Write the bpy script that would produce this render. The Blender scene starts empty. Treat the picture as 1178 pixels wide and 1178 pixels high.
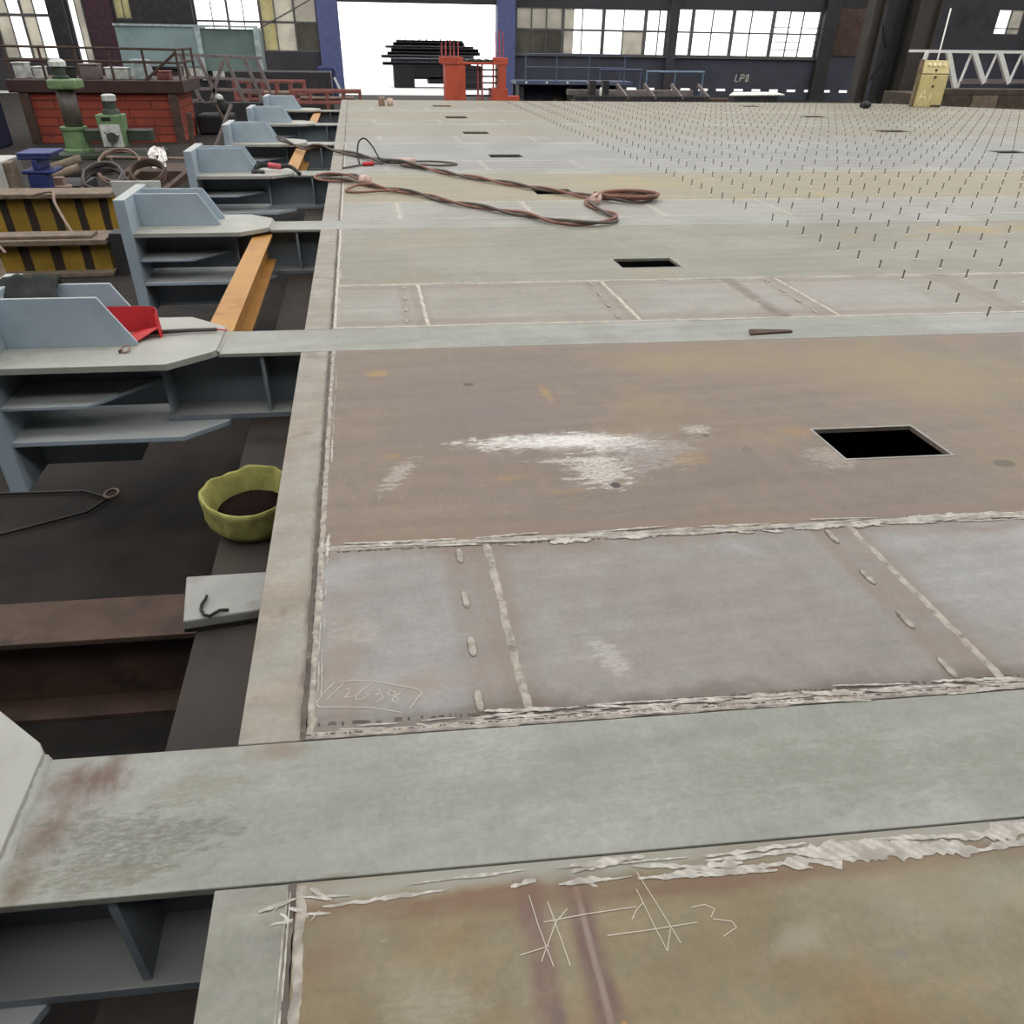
import bpy, bmesh, math, random
from mathutils import Vector, Matrix
random.seed(7)
SC = bpy.context.scene
C = SC.collection
R = random.Random(11)

# ------------------------------------------------------------------ helpers
class MB:
    """collects shapes in world coordinates; obj() links them as ONE mesh"""
    def __init__(s): s.v = []; s.f = []; s.m = []
    def add(s, vs, fs, m=0):
        o = len(s.v); s.v += [tuple(p) for p in vs]
        s.f += [tuple(i + o for i in f) for f in fs]; s.m += [m] * len(fs); return s
    def box(s, x0, x1, y0, y1, z0, z1, k=0., m=0):
        P = [(x, y - k * x, z) for z in (z0, z1) for (x, y) in ((x0, y0), (x1, y0), (x1, y1), (x0, y1))]
        return s.add(P, [(3, 2, 1, 0), (4, 5, 6, 7), (0, 1, 5, 4), (1, 2, 6, 5), (2, 3, 7, 6), (3, 0, 4, 7)], m)
    def prism(s, poly, d, m=0):
        """polygon (3-D points) extruded by the vector d"""
        n = len(poly); a = [Vector(p) for p in poly]; b = [p + Vector(d) for p in a]
        nr = sum(((a[i]).cross(a[(i + 1) % n]) for i in range(n)), Vector())
        if nr.dot(Vector(d)) > 0: a, b = b, a
        # a's normal now points away from b
        fs = [tuple(range(n)), tuple(range(2 * n - 1, n - 1, -1))]
        for i in range(n):
            j = (i + 1) % n; fs.append((i, n + i, n + j, j))
        return s.add(a + b, fs, m)
    def beam(s, p, q, w, h, up=(0, 0, 1), m=0):
        p = Vector(p); q = Vector(q); t = (q - p).normalized(); u = Vector(up)
        r = t.cross(u)
        if r.length < 1e-4: r = t.cross(Vector((0, 1, 0)))
        r.normalize(); u = r.cross(t)
        P = []
        for c in (p, q):
            for a, b in ((-1, -1), (1, -1), (1, 1), (-1, 1)): P.append(c + r * (a * w / 2) + u * (b * h / 2))
        return s.add(P, [(0, 1, 2, 3), (7, 6, 5, 4), (0, 4, 5, 1), (1, 5, 6, 2), (2, 6, 7, 3), (3, 7, 4, 0)], m)
    def tube(s, pts, r, seg=8, m=0, closed=False, caps=True):
        pts = [Vector(p) for p in pts]; n = len(pts); rs = r if isinstance(r, (list, tuple)) else [r] * n
        vs = []; prev = None
        for i, p in enumerate(pts):
            if closed: t = pts[(i + 1) % n] - pts[i - 1]
            else: t = pts[min(i + 1, n - 1)] - pts[max(i - 1, 0)]
            t.normalize()
            if prev is None:
                a = Vector((0, 0, 1)) if abs(t.z) < .9 else Vector((1, 0, 0))
                nx = t.cross(a).normalized()
            else:
                nx = (prev - t * prev.dot(t)).normalized()
            prev = nx; ny = t.cross(nx)
            for k in range(seg):
                w = 2 * math.pi * k / seg; vs.append(p + (nx * math.cos(w) + ny * math.sin(w)) * rs[i])
        fs = []
        for i in range(n if closed else n - 1):
            j = (i + 1) % n
            for k in range(seg):
                l = (k + 1) % seg; fs.append((i * seg + k, i * seg + l, j * seg + l, j * seg + k))
        if not closed and caps:
            fs.append(tuple(range(seg - 1, -1, -1))); fs.append(tuple((n - 1) * seg + k for k in range(seg)))
        return s.add(vs, fs, m)
    def lathe(s, base, prof, seg=16, m=0, axis=None):
        b = Vector(base); M = Matrix.Identity(3)
        if axis is not None: M = Vector((0, 0, 1)).rotation_difference(Vector(axis).normalized()).to_matrix()
        vs = []; n = len(prof)
        for (r, z) in prof:
            for k in range(seg):
                w = 2 * math.pi * k / seg; vs.append(b + M @ Vector((r * math.cos(w), r * math.sin(w), z)))
        fs = []
        for i in range(n - 1):
            for k in range(seg):
                l = (k + 1) % seg; fs.append((i * seg + k, i * seg + l, (i + 1) * seg + l, (i + 1) * seg + k))
        fs.append(tuple(range(seg - 1, -1, -1))); fs.append(tuple((n - 1) * seg + k for k in range(seg)))
        return s.add(vs, fs, m)

def obj(name, mb, mats, parent=None, bevel=0, smooth=False):
    me = bpy.data.meshes.new(name)
    off = parent_world(parent) if parent else Vector()
    me.from_pydata([Vector(p) - off for p in mb.v], [], mb.f); me.update()
    for m in (mats if isinstance(mats, (list, tuple)) else [mats]): me.materials.append(m)
    for i, p in enumerate(me.polygons):
        p.material_index = mb.m[i]
        if smooth: p.use_smooth = True
    o = bpy.data.objects.new(name, me); C.objects.link(o)
    if parent: o.parent = parent
    if bevel:
        b = o.modifiers.new('bevel', 'BEVEL'); b.width = bevel; b.segments = 2; b.limit_method = 'ANGLE'
    return o

def parent_world(p):
    v = Vector()
    while p: v += p.location; p = p.parent
    return v

def tag(o, label, cat, group=None, kind=None):
    o['label'] = label; o['category'] = cat
    if group: o['group'] = group
    if kind: o['kind'] = kind
    return o
def thing(name, label, cat, loc=(0, 0, 0), group=None):
    o = bpy.data.objects.new(name, None); o.empty_display_size = .2; C.objects.link(o); o.location = loc
    return tag(o, label, cat, group)
def struct(name, mb, mats, parent=None, **kw):
    o = obj(name, mb, mats, parent, **kw)
    if not parent: o['kind'] = 'structure'
    return o

# ------------------------------------------------------------------ materials
def lin(c):
    f = lambda x: x / 12.92 if x <= .04045 else ((x + .055) / 1.055) ** 2.4
    return tuple(f(x / 255.) for x in c) + (1.,)

class NT:
    def __init__(s, name):
        s.mat = bpy.data.materials.new(name); s.mat.use_nodes = True
        s.t = s.mat.node_tree; s.n = s.t.nodes; s.n.clear()
        s.out = s.n.new('ShaderNodeOutputMaterial')
    def new(s, k, **kw):
        n = s.n.new(k)
        for a, b in kw.items(): setattr(n, a, b)
        return n
    def put(s, sock, v):
        if isinstance(v, bpy.types.NodeSocket): s.t.links.new(v, sock)
        else: sock.default_value = v
    def math(s, op, a, b=0., c=0., clamp=False):
        n = s.new('ShaderNodeMath', operation=op, use_clamp=clamp)
        s.put(n.inputs[0], a); s.put(n.inputs[1], b); s.put(n.inputs[2], c); return n.outputs[0]
    def pos(s):
        if not hasattr(s, '_p'): s._p = s.new('ShaderNodeNewGeometry').outputs['Position']
        return s._p
    def objco(s):
        if not hasattr(s, '_o'): s._o = s.new('ShaderNodeTexCoord').outputs['Object']
        return s._o
    def xyz(s, v):
        n = s.new('ShaderNodeSeparateXYZ'); s.put(n.inputs[0], v); return n.outputs
    def scl(s, v, f):
        n = s.new('ShaderNodeMapping'); s.put(n.inputs['Vector'], v); n.inputs['Scale'].default_value = f; return n.outputs[0]
    def noise(s, v, sc, det=4., rough=.55, dist=0.):
        n = s.new('ShaderNodeTexNoise'); s.put(n.inputs['Vector'], v)
        n.inputs['Scale'].default_value = sc; n.inputs['Detail'].default_value = det
        n.inputs['Roughness'].default_value = rough; n.inputs['Distortion'].default_value = dist
        return n.outputs['Fac']
    def ramp(s, v, a, b):
        n = s.new('ShaderNodeMapRange'); n.clamp = True; n.interpolation_type = 'SMOOTHSTEP'
        s.put(n.inputs[0], v); n.inputs[1].default_value = a; n.inputs[2].default_value = b; return n.outputs[0]
    def mix(s, f, a, b):
        n = s.new('ShaderNodeMix', data_type='RGBA'); s.put(n.inputs[0], f); s.put(n.inputs[6], a); s.put(n.inputs[7], b)
        return n.outputs[2]
    def bsdf(s, col, rough=.5, metal=0., spec=.5, bump=None, bstr=.2, bdist=.01):
        b = s.new('ShaderNodeBsdfPrincipled'); s.put(b.inputs['Base Color'], col); s.put(b.inputs['Roughness'], rough)
        s.put(b.inputs['Metallic'], metal); s.put(b.inputs['Specular IOR Level'], spec)
        if bump is not None:
            n = s.new('ShaderNodeBump'); n.inputs['Strength'].default_value = bstr; n.inputs['Distance'].default_value = bdist
            s.put(n.inputs['Height'], bump); s.t.links.new(n.outputs[0], b.inputs['Normal'])
        s.t.links.new(b.outputs[0], s.out.inputs[0]); return s.mat

def simple(name, c, rough=.55, metal=0., var=.25, dirt=None, sc=6., spec=.5, bstr=.15, dust_light=None):
    """painted / worn surface: base colour varied by noise, optional dirt colour in patches"""
    t = NT(name); p = t.objco(); base = lin(c)
    n1 = t.noise(p, sc, 5.); n2 = t.noise(p, sc * 6, 3.)
    dk = tuple(x * (1 - var) for x in base[:3]) + (1,); lt = tuple(min(1, x * (1 + var)) for x in base[:3]) + (1,)
    col = t.mix(t.ramp(n1, .3, .7), dk, lt)
    if dirt: col = t.mix(t.ramp(t.noise(p, sc * .7, 6., .65), .5, .72), col, lin(dirt))
    if dust_light:   # dusty tops with edge light painted in: faces that look up go paler
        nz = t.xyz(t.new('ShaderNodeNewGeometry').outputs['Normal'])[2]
        col = t.mix(t.math('MULTIPLY', t.ramp(nz, .45, .85), t.math('ADD', .55, t.math('MULTIPLY', n1, .4))), col, lin(dust_light))
    return t.bsdf(col, rough, metal, spec, n2, bstr, .004)

def emit(name, c, s):
    t = NT(name); e = t.new('ShaderNodeEmission'); e.inputs[0].default_value = lin(c); e.inputs[1].default_value = s
    t.t.links.new(e.outputs[0], t.out.inputs[0]); return t.mat

def pane_mat(name, tint, transp, diff):
    """window sheet: part clear, part milky"""
    t = NT(name)
    a = t.new('ShaderNodeBsdfTransparent'); a.inputs[0].default_value = (1, 1, 1, 1)
    d = t.new('ShaderNodeBsdfTranslucent'); g = t.new('ShaderNodeBsdfDiffuse')
    col = t.mix(t.ramp(t.noise(t.objco(), .8, 4.), .35, .65), tuple(x * .7 for x in lin(tint)[:3]) + (1,), lin(tint))
    t.put(d.inputs[0], col); t.put(g.inputs[0], col)
    m0 = t.new('ShaderNodeMixShader'); m0.inputs[0].default_value = diff
    t.t.links.new(d.outputs[0], m0.inputs[1]); t.t.links.new(g.outputs[0], m0.inputs[2])
    m = t.new('ShaderNodeMixShader'); m.inputs[0].default_value = transp
    t.t.links.new(m0.outputs[0], m.inputs[1]); t.t.links.new(a.outputs[0], m.inputs[2])
    t.t.links.new(m.outputs[0], t.out.inputs[0]); return t.mat

def deck(name, c1, c2, thr=(.42, .62), third=None, third_thr=(.58, .72), blobs=(), xl=(), ylines=(), rough=.52, sc=.9, grime=.0, k=.07):
    """bare steel plate: two mill colours mixed by noise, optional third; blobs (cx,cy,rx,ry,rot,colour,strength,noise scale);
    xl: heat marks along x = const (x, width, colour, strength); ylines: oily marks along a transverse weld (y0, width, colour, strength)"""
    t = NT(name); p = t.pos(); X, Y, Z = t.xyz(p)
    n1 = t.noise(p, sc, 5., .6, .3)
    streak = t.noise(t.scl(p, (.6, 6., 1.)), 1.6, 5., .6)
    fine = t.noise(p, 55., 3., .6); mid = t.noise(p, 9., 5., .65)
    col = t.mix(t.ramp(n1, *thr), lin(c1), lin(c2))
    if third: col = t.mix(t.ramp(t.noise(p, sc * 1.3 + .21, 5., .6, .6), *third_thr), col, lin(third))
    # general wear: streaks, blotches, fine speckle
    def shade(col, f, lo, hi):
        n = t.new('ShaderNodeMix', data_type='RGBA', blend_type='MULTIPLY'); n.inputs[0].default_value = 1.
        t.put(n.inputs[6], col)
        mr = t.new('ShaderNodeMapRange'); t.put(mr.inputs[0], f); mr.inputs[1].default_value = .25; mr.inputs[2].default_value = .75
        mr.inputs[3].default_value = lo; mr.inputs[4].default_value = hi
        cb = t.new('ShaderNodeCombineColor'); [t.t.links.new(mr.outputs[0], cb.inputs[i]) for i in range(3)]
        t.put(n.inputs[7], cb.outputs[0]); return n.outputs[2]
    col = shade(col, streak, .86, 1.13); col = shade(col, mid, .86, 1.12); col = shade(col, fine, .9, 1.09)
    spk = t.ramp(t.noise(p, 26., 3., .7), .66, .76)
    col = t.mix(t.math('MULTIPLY', spk, .38), col, lin((94, 92, 76)))
    scr = t.ramp(t.noise(t.scl(p, (2.2, 26., 1.)), 3.1, 6., .75, .5), .63, .72)
    col = t.mix(t.math('MULTIPLY', scr, .22), col, lin((196, 190, 180)))
    dsc = t.ramp(t.noise(t.scl(p, (2., 20., 1.)), 5.3, 6., .75, .8), .64, .72)
    col = t.mix(t.math('MULTIPLY', dsc, .3), col, lin((98, 90, 80)))
    wob = t.noise(p, 5., 4., .6)
    for (x0, w, c, st) in xl:
        d = t.math('ABSOLUTE', t.math('ADD', t.math('SUBTRACT', X, x0), t.math('MULTIPLY', t.math('SUBTRACT', wob, .5), w * 1.2)))
        f = t.math('MULTIPLY', t.math('SUBTRACT', 1., t.ramp(d, w * .25, w)), t.math('MULTIPLY', t.ramp(mid, .2, .6), st))
        col = t.mix(f, col, lin(c))
    for (y0, w, c, st) in ylines:
        yy = t.math('ADD', Y, t.math('MULTIPLY', X, k))
        d = t.math('ABSOLUTE', t.math('ADD', t.math('SUBTRACT', yy, y0), t.math('MULTIPLY', t.math('SUBTRACT', wob, .5), w * 1.6)))
        f = t.math('MULTIPLY', t.math('SUBTRACT', 1., t.ramp(d, w * .2, w)), t.math('MULTIPLY', t.ramp(streak, .25, .6), st))
        col = t.mix(f, col, lin(c))
    for (cx, cy, rx, ry, rot, c, st, ns) in blobs:
        dx = t.math('SUBTRACT', X, cx); dy = t.math('SUBTRACT', Y, cy); cs, sn = math.cos(rot), math.sin(rot)
        u = t.math('DIVIDE', t.math('ADD', t.math('MULTIPLY', dx, cs), t.math('MULTIPLY', dy, sn)), rx)
        v = t.math('DIVIDE', t.math('SUBTRACT', t.math('MULTIPLY', dy, cs), t.math('MULTIPLY', dx, sn)), ry)
        d = t.math('SQRT', t.math('ADD', t.math('MULTIPLY', u, u), t.math('MULTIPLY', v, v)))
        hard = ns > 13
        nz = t.noise(t.scl(p, (.5, 1.5, 1.)) if hard else p, max(ns, 1.), 8., .72, .4)
        f = t.ramp(t.math('ADD', t.math('SUBTRACT', 1.05 if hard else .85, d), t.math('MULTIPLY', t.math('SUBTRACT', nz, .5), 3.6 if hard else 2.2)), .0, .55 if hard else .95)
        if ns == 0: f = t.math('SUBTRACT', 1., t.ramp(d, .75, 1.1))
        if hard: f = t.math('MULTIPLY', f, t.ramp(t.noise(t.scl(p, (1., 3., 1.)), ns * 1.7, 5., .7), .3, .62))
        col = t.mix(t.math('MULTIPLY', f, st), col, lin(c))
    rg = t.math('ADD', rough - .08, t.math('MULTIPLY', mid, .18))
    return t.bsdf(col, rg, .0, .45, mid, .12, .003)

M = {}
M['hatch_edge'] = simple('cut_edge', (150, 148, 142), .5)
M['edge_dark'] = simple('plate_edge', (110, 106, 100), .6)
M['weld'] = simple('weld_bead', (160, 152, 141), .5, 0., .28, (112, 102, 92), 26.)
M['weld_pale'] = simple('weld_pale', (186, 179, 165), .5, 0., .15, (150, 142, 130), 16.)
M['grime'] = simple('weld_grime', (84, 76, 68), .7, 0., .35, (120, 110, 98), 14.)
M['chalk'] = simple('chalk', (206, 200, 188), .9, var=.05)
M['paint'] = simple('bracket_paint', (166, 181, 193), .5, 0., .05, (152, 166, 174), 2.5, dust_light=(180, 180, 174))
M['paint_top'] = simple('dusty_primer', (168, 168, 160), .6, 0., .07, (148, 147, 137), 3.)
M['paint_shade'] = simple('bracket_paint_shaded', (128, 138, 146), .55, 0., .08, (112, 120, 126), 3., dust_light=(158, 158, 152))  # bracket paint darkened to stand in for shade under the flange
M['strut'] = simple('ochre_paint', (180, 132, 66), .5, 0., .08, (158, 106, 54), 3.)
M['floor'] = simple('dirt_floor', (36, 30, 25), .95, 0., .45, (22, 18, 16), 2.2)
M['rust'] = simple('rusty_steel', (78, 60, 50), .8, 0., .25, (52, 42, 36), 5.)
M['darksteel'] = simple('dark_steel', (44, 43, 46), .6, 0., .3, (62, 52, 46), 4.)
M['black'] = simple('black_steel', (26, 26, 30), .6)
M['stackdark'] = simple('stack_dark', (62, 62, 68), .6, 0., .3)  # black steel lifted towards grey to imitate glare in the yard
M['girder'] = simple('girder_steel', (56, 48, 42), .75, 0., .2, (40, 34, 30), 3.)
M['white'] = simple('white_paint', (188, 188, 182), .6, 0., .08, (150, 148, 140), 5.)
M['truss_white'] = simple('truss_paint', (236, 236, 230), .5, 0., .06)
M['wire'] = simple('rubber_black', (30, 28, 28), .6)
M['bagcloth'] = simple('yellow_cloth', (166, 162, 98), .95, 0., .2, (132, 126, 76), 9., .1, 1.)
M['brown'] = simple('brown_cover', (58, 36, 31), .6, 0., .2)
M['brick'] = None
M['green'] = simple('machine_green', (112, 140, 98), .5, 0., .14, (82, 100, 74), 5.)
M['dkgreen'] = simple('machine_green_deep', (58, 68, 56), .5, 0., .15)
M['column'] = simple('oily_column', (92, 84, 78), .45, 0., .2)
M['panelwhite'] = simple('panel_white', (196, 198, 192), .5)
M['blue'] = simple('blue_paint', (44, 58, 116), .5, 0., .15, (36, 44, 84), 4.)
M['wood'] = simple('weathered_wood', (122, 108, 92), .85, 0., .2, (92, 80, 68), 9.)
M['woodend'] = simple('dark_timber', (78, 68, 58), .85, 0., .2)
M['teal'] = simple('tank_paint', (140, 162, 162), .55, 0., .08, (120, 142, 138), .6)
M['tealdark'] = simple('tank_paint_weathered', (112, 132, 126), .55, 0., .08, (96, 114, 106), .6)
M['tealpost'] = simple('tank_post', (170, 184, 186), .5)
M['greyframe'] = simple('grey_frame', (122, 112, 110), .6, 0., .15, (92, 80, 76), 4.)
M['redframe'] = simple('red_oxide', (140, 84, 76), .65, 0., .15, (104, 66, 60), 3.)
M['pipe'] = simple('pipe_steel', (140, 118, 104), .6, 0., .2)
M['orange'] = simple('orange_red_paint', (196, 86, 60), .55, 0., .08, (170, 72, 50), 2.)
M['redrod'] = simple('red_rod', (176, 84, 84), .6)
M['steelblue'] = simple('platform_steel', (84, 92, 116), .55, 0., .15)
M['railblue'] = simple('rail_blue', (112, 134, 158), .5)
M['cabinet'] = simple('cream_enamel', (204, 190, 134), .5, 0., .06, (182, 166, 116), 3.)
M['cabside'] = simple('cabinet_side', (120, 104, 78), .6)
M['button'] = simple('button_cream', (226, 216, 176), .4)
M['redplastic'] = simple('red_plastic', (196, 44, 50), .4, 0., .08)
M['hosered'] = simple('hose_red', (140, 98, 84), .6, 0., .12, (110, 80, 68), 5.)
M['hosedark'] = simple('hose_dark', (92, 82, 72), .6, 0., .12)
M['pink'] = simple('handle_red', (206, 92, 98), .5)
M['tape'] = simple('tape_pale', (206, 176, 164), .6)
M['rodsteel'] = simple('rod_steel', (74, 70, 68), .5)
M['stud'] = simple('stud_steel', (122, 117, 107), .45, .3)
M['collar'] = simple('stud_collar', (226, 224, 214), .5)
M['foil'] = simple('foil', (206, 200, 196), .25, .8, .3, (120, 112, 108), 20.)
M['darkcloth'] = simple('dark_cloth', (48, 52, 48), .95, 0., .25)
M['yellow'] = None
M['wall'] = simple('wall_grey', (62, 60, 66), .8, 0., .15, (44, 42, 44), .5)
M['wallblue'] = simple('wall_lower_blue', (66, 69, 80), .75, 0., .15, (50, 53, 64), .7)
M['colhaze'] = simple('jamb_haze_blue', (92, 100, 146), .6, 0., .1)  # blue tint stands in for the haze around the bright doorway
M['frame'] = simple('mullion', (96, 94, 94), .6)
M['corr'] = simple('rusty_sheet', (92, 72, 62), .7, 0., .2, (66, 52, 46), 3.)
M['maroon'] = simple('maroon_column', (66, 40, 50), .6)
M['concrete'] = simple('yard_concrete', (232, 231, 228), .9, 0., .06, sc=.4)
M['roof'] = simple('roof_sheet', (120, 120, 120), .8)
M['glarelayer'] = simple('glare_section', (146, 148, 156), .6, 0., .2)  # dark sections painted lighter to stand in for yard glare
M['casegrey'] = simple('case_paint', (158, 157, 152), .6, 0., .1, (124, 120, 112), 5.)
M['hollow'] = simple('sack_shade', (30, 22, 19), .98, spec=.05)
M['clear'] = pane_mat('clear_glass', (240, 244, 246), .92, .5)
M['milky'] = pane_mat('milky_sheet', (196, 192, 180), .12, .25)
M['yellowpane'] = pane_mat('yellowed_sheet', (200, 194, 158), .06, .3)
M['greypane'] = pane_mat('grimy_sheet', (120, 118, 108), .03, .45)

t = NT('painted_brick'); b = t.new('ShaderNodeTexBrick')
mp2 = t.new('ShaderNodeMapping'); mp2.inputs['Rotation'].default_value = (math.radians(90), 0, 0)
t.put(mp2.inputs['Vector'], t.new('ShaderNodeTexCoord').outputs['Object']); t.put(b.inputs['Vector'], mp2.outputs[0])
b.inputs['Color1'].default_value = lin((158, 72, 52)); b.inputs['Color2'].default_value = lin((140, 60, 44)); b.inputs['Mortar'].default_value = lin((96, 42, 34))
b.inputs['Scale'].default_value = 1.; b.inputs['Mortar Size'].default_value = .02; b.inputs['Brick Width'].default_value = 1.3; b.inputs['Row Height'].default_value = .22
M['brick'] = t.bsdf(t.mix(t.ramp(t.noise(t.objco(), 1.2, 5.), .5, .75), b.outputs['Color'], lin((104, 50, 40))), .8)

# ------------------------------------------------------------------ camera
HC = 1.6
cam = bpy.data.cameras.new('camera'); co = bpy.data.objects.new('camera', cam); C.objects.link(co)
cam.sensor_width = 36.; cam.lens = 860. / 1178. * 36.; cam.clip_end = 500; cam.clip_start = .05
Mx = Matrix(((0.9840072780207973, 0.08245292887205831, -0.15789614093612406),
             (-0.17747716324634302, 0.5295378403382734, -0.8295128282166033),
             (0.015216219245659279, 0.8442696193576412, 0.5357026007978415))).to_4x4()
Mx.translation = (0, 0, HC); co.matrix_world = Mx; SC.camera = co

# ------------------------------------------------------------------ light: overcast sky through roof lights and windows
w = bpy.data.worlds.new('overcast'); SC.world = w; w.use_nodes = True
bg = w.node_tree.nodes['Background']; bg.inputs[0].default_value = (1., .99, .975, 1); bg.inputs[1].default_value = 2.85
SC.view_settings.view_transform = 'Standard'; SC.view_settings.look = 'None'; SC.view_settings.gamma = 1.
SC.view_settings.exposure = 0.0; SC.view_settings.use_curve_mapping = False

FZ = -1.2                      # workshop floor, deck top at z = 0
# ------------------------------------------------------------------ hall shell
def plate(mb, xs, ys, holes, z0, z1, f=lambda x, y: y, m=0):
    """slab with rectangular holes; f(x, y') gives the real y"""
    xs = sorted(set(xs) | {h[0] for h in holes} | {h[1] for h in holes}); ys = sorted(set(ys) | {h[2] for h in holes} | {h[3] for h in holes})
    nx, ny = len(xs), len(ys)
    solid = lambda i, j: 0 <= i < nx - 1 and 0 <= j < ny - 1 and not any(
        h[0] <= (xs[i] + xs[i + 1]) / 2 <= h[1] and h[2] <= (ys[j] + ys[j + 1]) / 2 <= h[3] for h in holes)
    V = [(x, f(x, y), z) for z in (z0, z1) for y in ys for x in xs]
    I = lambda i, j, k: k * nx * ny + j * nx + i
    F = []
    for i in range(nx - 1):
        for j in range(ny - 1):
            if not solid(i, j): continue
            F.append((I(i, j, 1), I(i + 1, j, 1), I(i + 1, j + 1, 1), I(i, j + 1, 1)))
            F.append((I(i, j, 0), I(i, j + 1, 0), I(i + 1, j + 1, 0), I(i + 1, j, 0)))
            if not solid(i, j - 1): F.append((I(i, j, 0), I(i + 1, j, 0), I(i + 1, j, 1), I(i, j, 1)))
            if not solid(i, j + 1): F.append((I(i + 1, j + 1, 0), I(i, j + 1, 0), I(i, j + 1, 1), I(i + 1, j + 1, 1)))
            if not solid(i - 1, j): F.append((I(i, j + 1, 0), I(i, j, 0), I(i, j, 1), I(i, j + 1, 1)))
            if not solid(i + 1, j): F.append((I(i + 1, j, 0), I(i + 1, j + 1, 0), I(i + 1, j + 1, 1), I(i + 1, j, 1)))
    return mb.add(V, F, m)

KW = .1; WY = 48.              # the back wall runs slightly skew: y = 48 - 0.1 x
def wallbox(mb, x0, x1, z0, z1, d0, d1, m=0):
    """box on the back wall; d = distance in front of (negative) or behind its plane"""
    return mb.box(x0, x1, WY + d0, WY + d1, z0, z1, KW, m)
def wallplate(mb, xs, zs, holes, d0, d1, m=0):
    tmp = MB(); plate(tmp, xs, zs, holes, d0, d1)
    o = [(x, WY + d - KW * x, z) for (x, z, d) in tmp.v]
    return mb.add(o, [tuple(reversed(f)) for f in tmp.f], m)

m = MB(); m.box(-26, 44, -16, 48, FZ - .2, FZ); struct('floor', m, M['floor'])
m = MB(); m.box(-60, 90, 48.01, 160, FZ - .25, FZ - .02); o = struct('yard_ground', m, M['concrete'])
DOOR = (-.62, 7.65, FZ, 3.05)
WINS = {'a': (-17.9, -15.2, .26, 4.4), 'b': (-7.95, -1.75, .78, 4.4), 'c': (8.72, 16.95, .86, 3.0), 'd': (17.46, 25.47, .88, 3.08), 'e': (35.55, 37.1, 2.15, 3.36), 's': (-14.2, -13.45, -.1, 4.4), 'y': (-11.95, -11.1, 2.1, 4.4)}
VENTS = []
x = 15.0
while x < 29.6:
    if not 22.4 < x < 22.5: VENTS.append((x, x + .62, -.80, -.68))
    x += 1.03
m = MB()
wallplate(m, [-26, 44], [FZ, .86, 8.5], [DOOR] + list(WINS.values()) + VENTS, 0, .25)
for i, p in enumerate(m.f):
    zs = [m.v[k][2] for k in p]; xs = [m.v[k][0] for k in p]
    if max(zs) <= .87 and min(xs) > 7: m.m[i] = 1
struct('wall_back', m, [M['wall'], M['wallblue']])
m = MB(); m.box(-26.3, -26, -16, 51, FZ, 8.5); struct('wall_left', m, M['wall'])
m = MB(); m.box(44, 44.3, -16, 51, FZ, 8.5); struct('wall_right', m, M['wall'])
m = MB(); m.box(-26, 44, -16.3, -16, FZ, 8.5); struct('wall_light_block', m, M['wall'])  # unseen wall, added to cut low light from behind the camera
# unseen roof; wide skylight strips laid out to shape the light
m = MB(); gaps = []
y = -4.4
while y < 50: gaps.append((-24, 42, y, y + 2.8)); y += 5.
plate(m, [-26.3, 44.3], [-16, 53.5], gaps, 8.5, 8.7); struct('ceiling', m, M['roof'])
# columns standing on the back wall, part of the setting
n = 0
for (x0, x1, z0, z1, mat) in ((-1.72, -.64, FZ, 5, 'colhaze'), (7.66, 8.62, FZ, 5, 'colhaze'), (16.96, 17.44, FZ, 5, 'wall'), (25.5, 26.3, FZ, 5, 'darksteel'),
                              (-15.15, -14.3, FZ, 5, 'darksteel'), (-13.3, -12.0, FZ, 5, 'maroon'), (-10.9, -8.0, FZ, 5, 'darksteel')):
    n += 1; m = MB(); wallbox(m, x0, x1, z0, z1, -.35, -.01); struct('trim_%d' % n, m, M[mat])
m = MB()
for i in range(20): wallbox(m, 26.4 + i * .075, 26.4 + i * .075 + .045, 1.02, 3.2, -.06, -.01)
wallbox(m, 26.38, 27.93, 1., 3.22, -.03, -.005); struct('trim_8', m, M['corr'])
m = MB(); wallbox(m, 8.65, 26, .78, .86, -.12, -.01); struct('trim_9', m, M['frame'])

def window(num, x0, x1, z0, z1, xm, zm, panes, thin=()):
    """xm / zm: mullion lines; panes: list of (x0, x1, z0, z1, material)"""
    m = MB(); b = .06
    for (a, c, e, g) in ((x0, x1, z0, z0 + b), (x0, x1, z1 - b, z1), (x0, x0 + b, z0, z1), (x1 - b, x1, z0, z1)): wallbox(m, a, c, e, g, .02, .14)
    for xx, wd in xm: wallbox(m, xx - wd / 2, xx + wd / 2, z0, z1, .03, .13)
    for zz, wd in zm: wallbox(m, x0, x1, zz - wd / 2, zz + wd / 2, .04, .12)
    for (a, c, zz) in thin: wallbox(m, a, c, zz - .02, zz + .02, .05, .1)
    o = struct('window_%d' % num, m, M['frame'])
    for (a, c, e, g, mt) in panes:
        p = MB(); wallbox(p, a, c, e, g, .07, .085); obj('pane', p, M[mt], o)
window(1, *WINS['a'], [(-17.2, .05), (-16.55, .12), (-15.9, .05)], [(2.2, .14)], [(-17.9, -17.2, .26, 4.4, 'milky'), (-17.2, -16.55, .26, 4.4, 'clear'), (-16.55, -15.9, .26, 4.4, 'milky'), (-15.9, -15.2, .26, 4.4, 'clear')])
window(2, *WINS['b'], [(-7.1, .05), (-6.3, .12), (-5.5, .05), (-4.65, .14), (-3.9, .05), (-2.9, .1)], [(2.1, .1)], [(-7.95, -4.65, .78, 4.4, 'clear'), (-4.65, -3.9, .78, 4.4, 'yellowpane'), (-3.9, -2.9, .78, 4.4, 'milky'), (-2.9, -1.75, .78, 2.1, 'greypane'), (-2.9, -1.75, 2.1, 4.4, 'milky')])
m = MB(); m.beam((-4.9, WY + .1 + .49, 1.75), (-2.0, WY - .12 + .2, 3.1), .06, .06); struct('trim_10', m, M['frame'])
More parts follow.
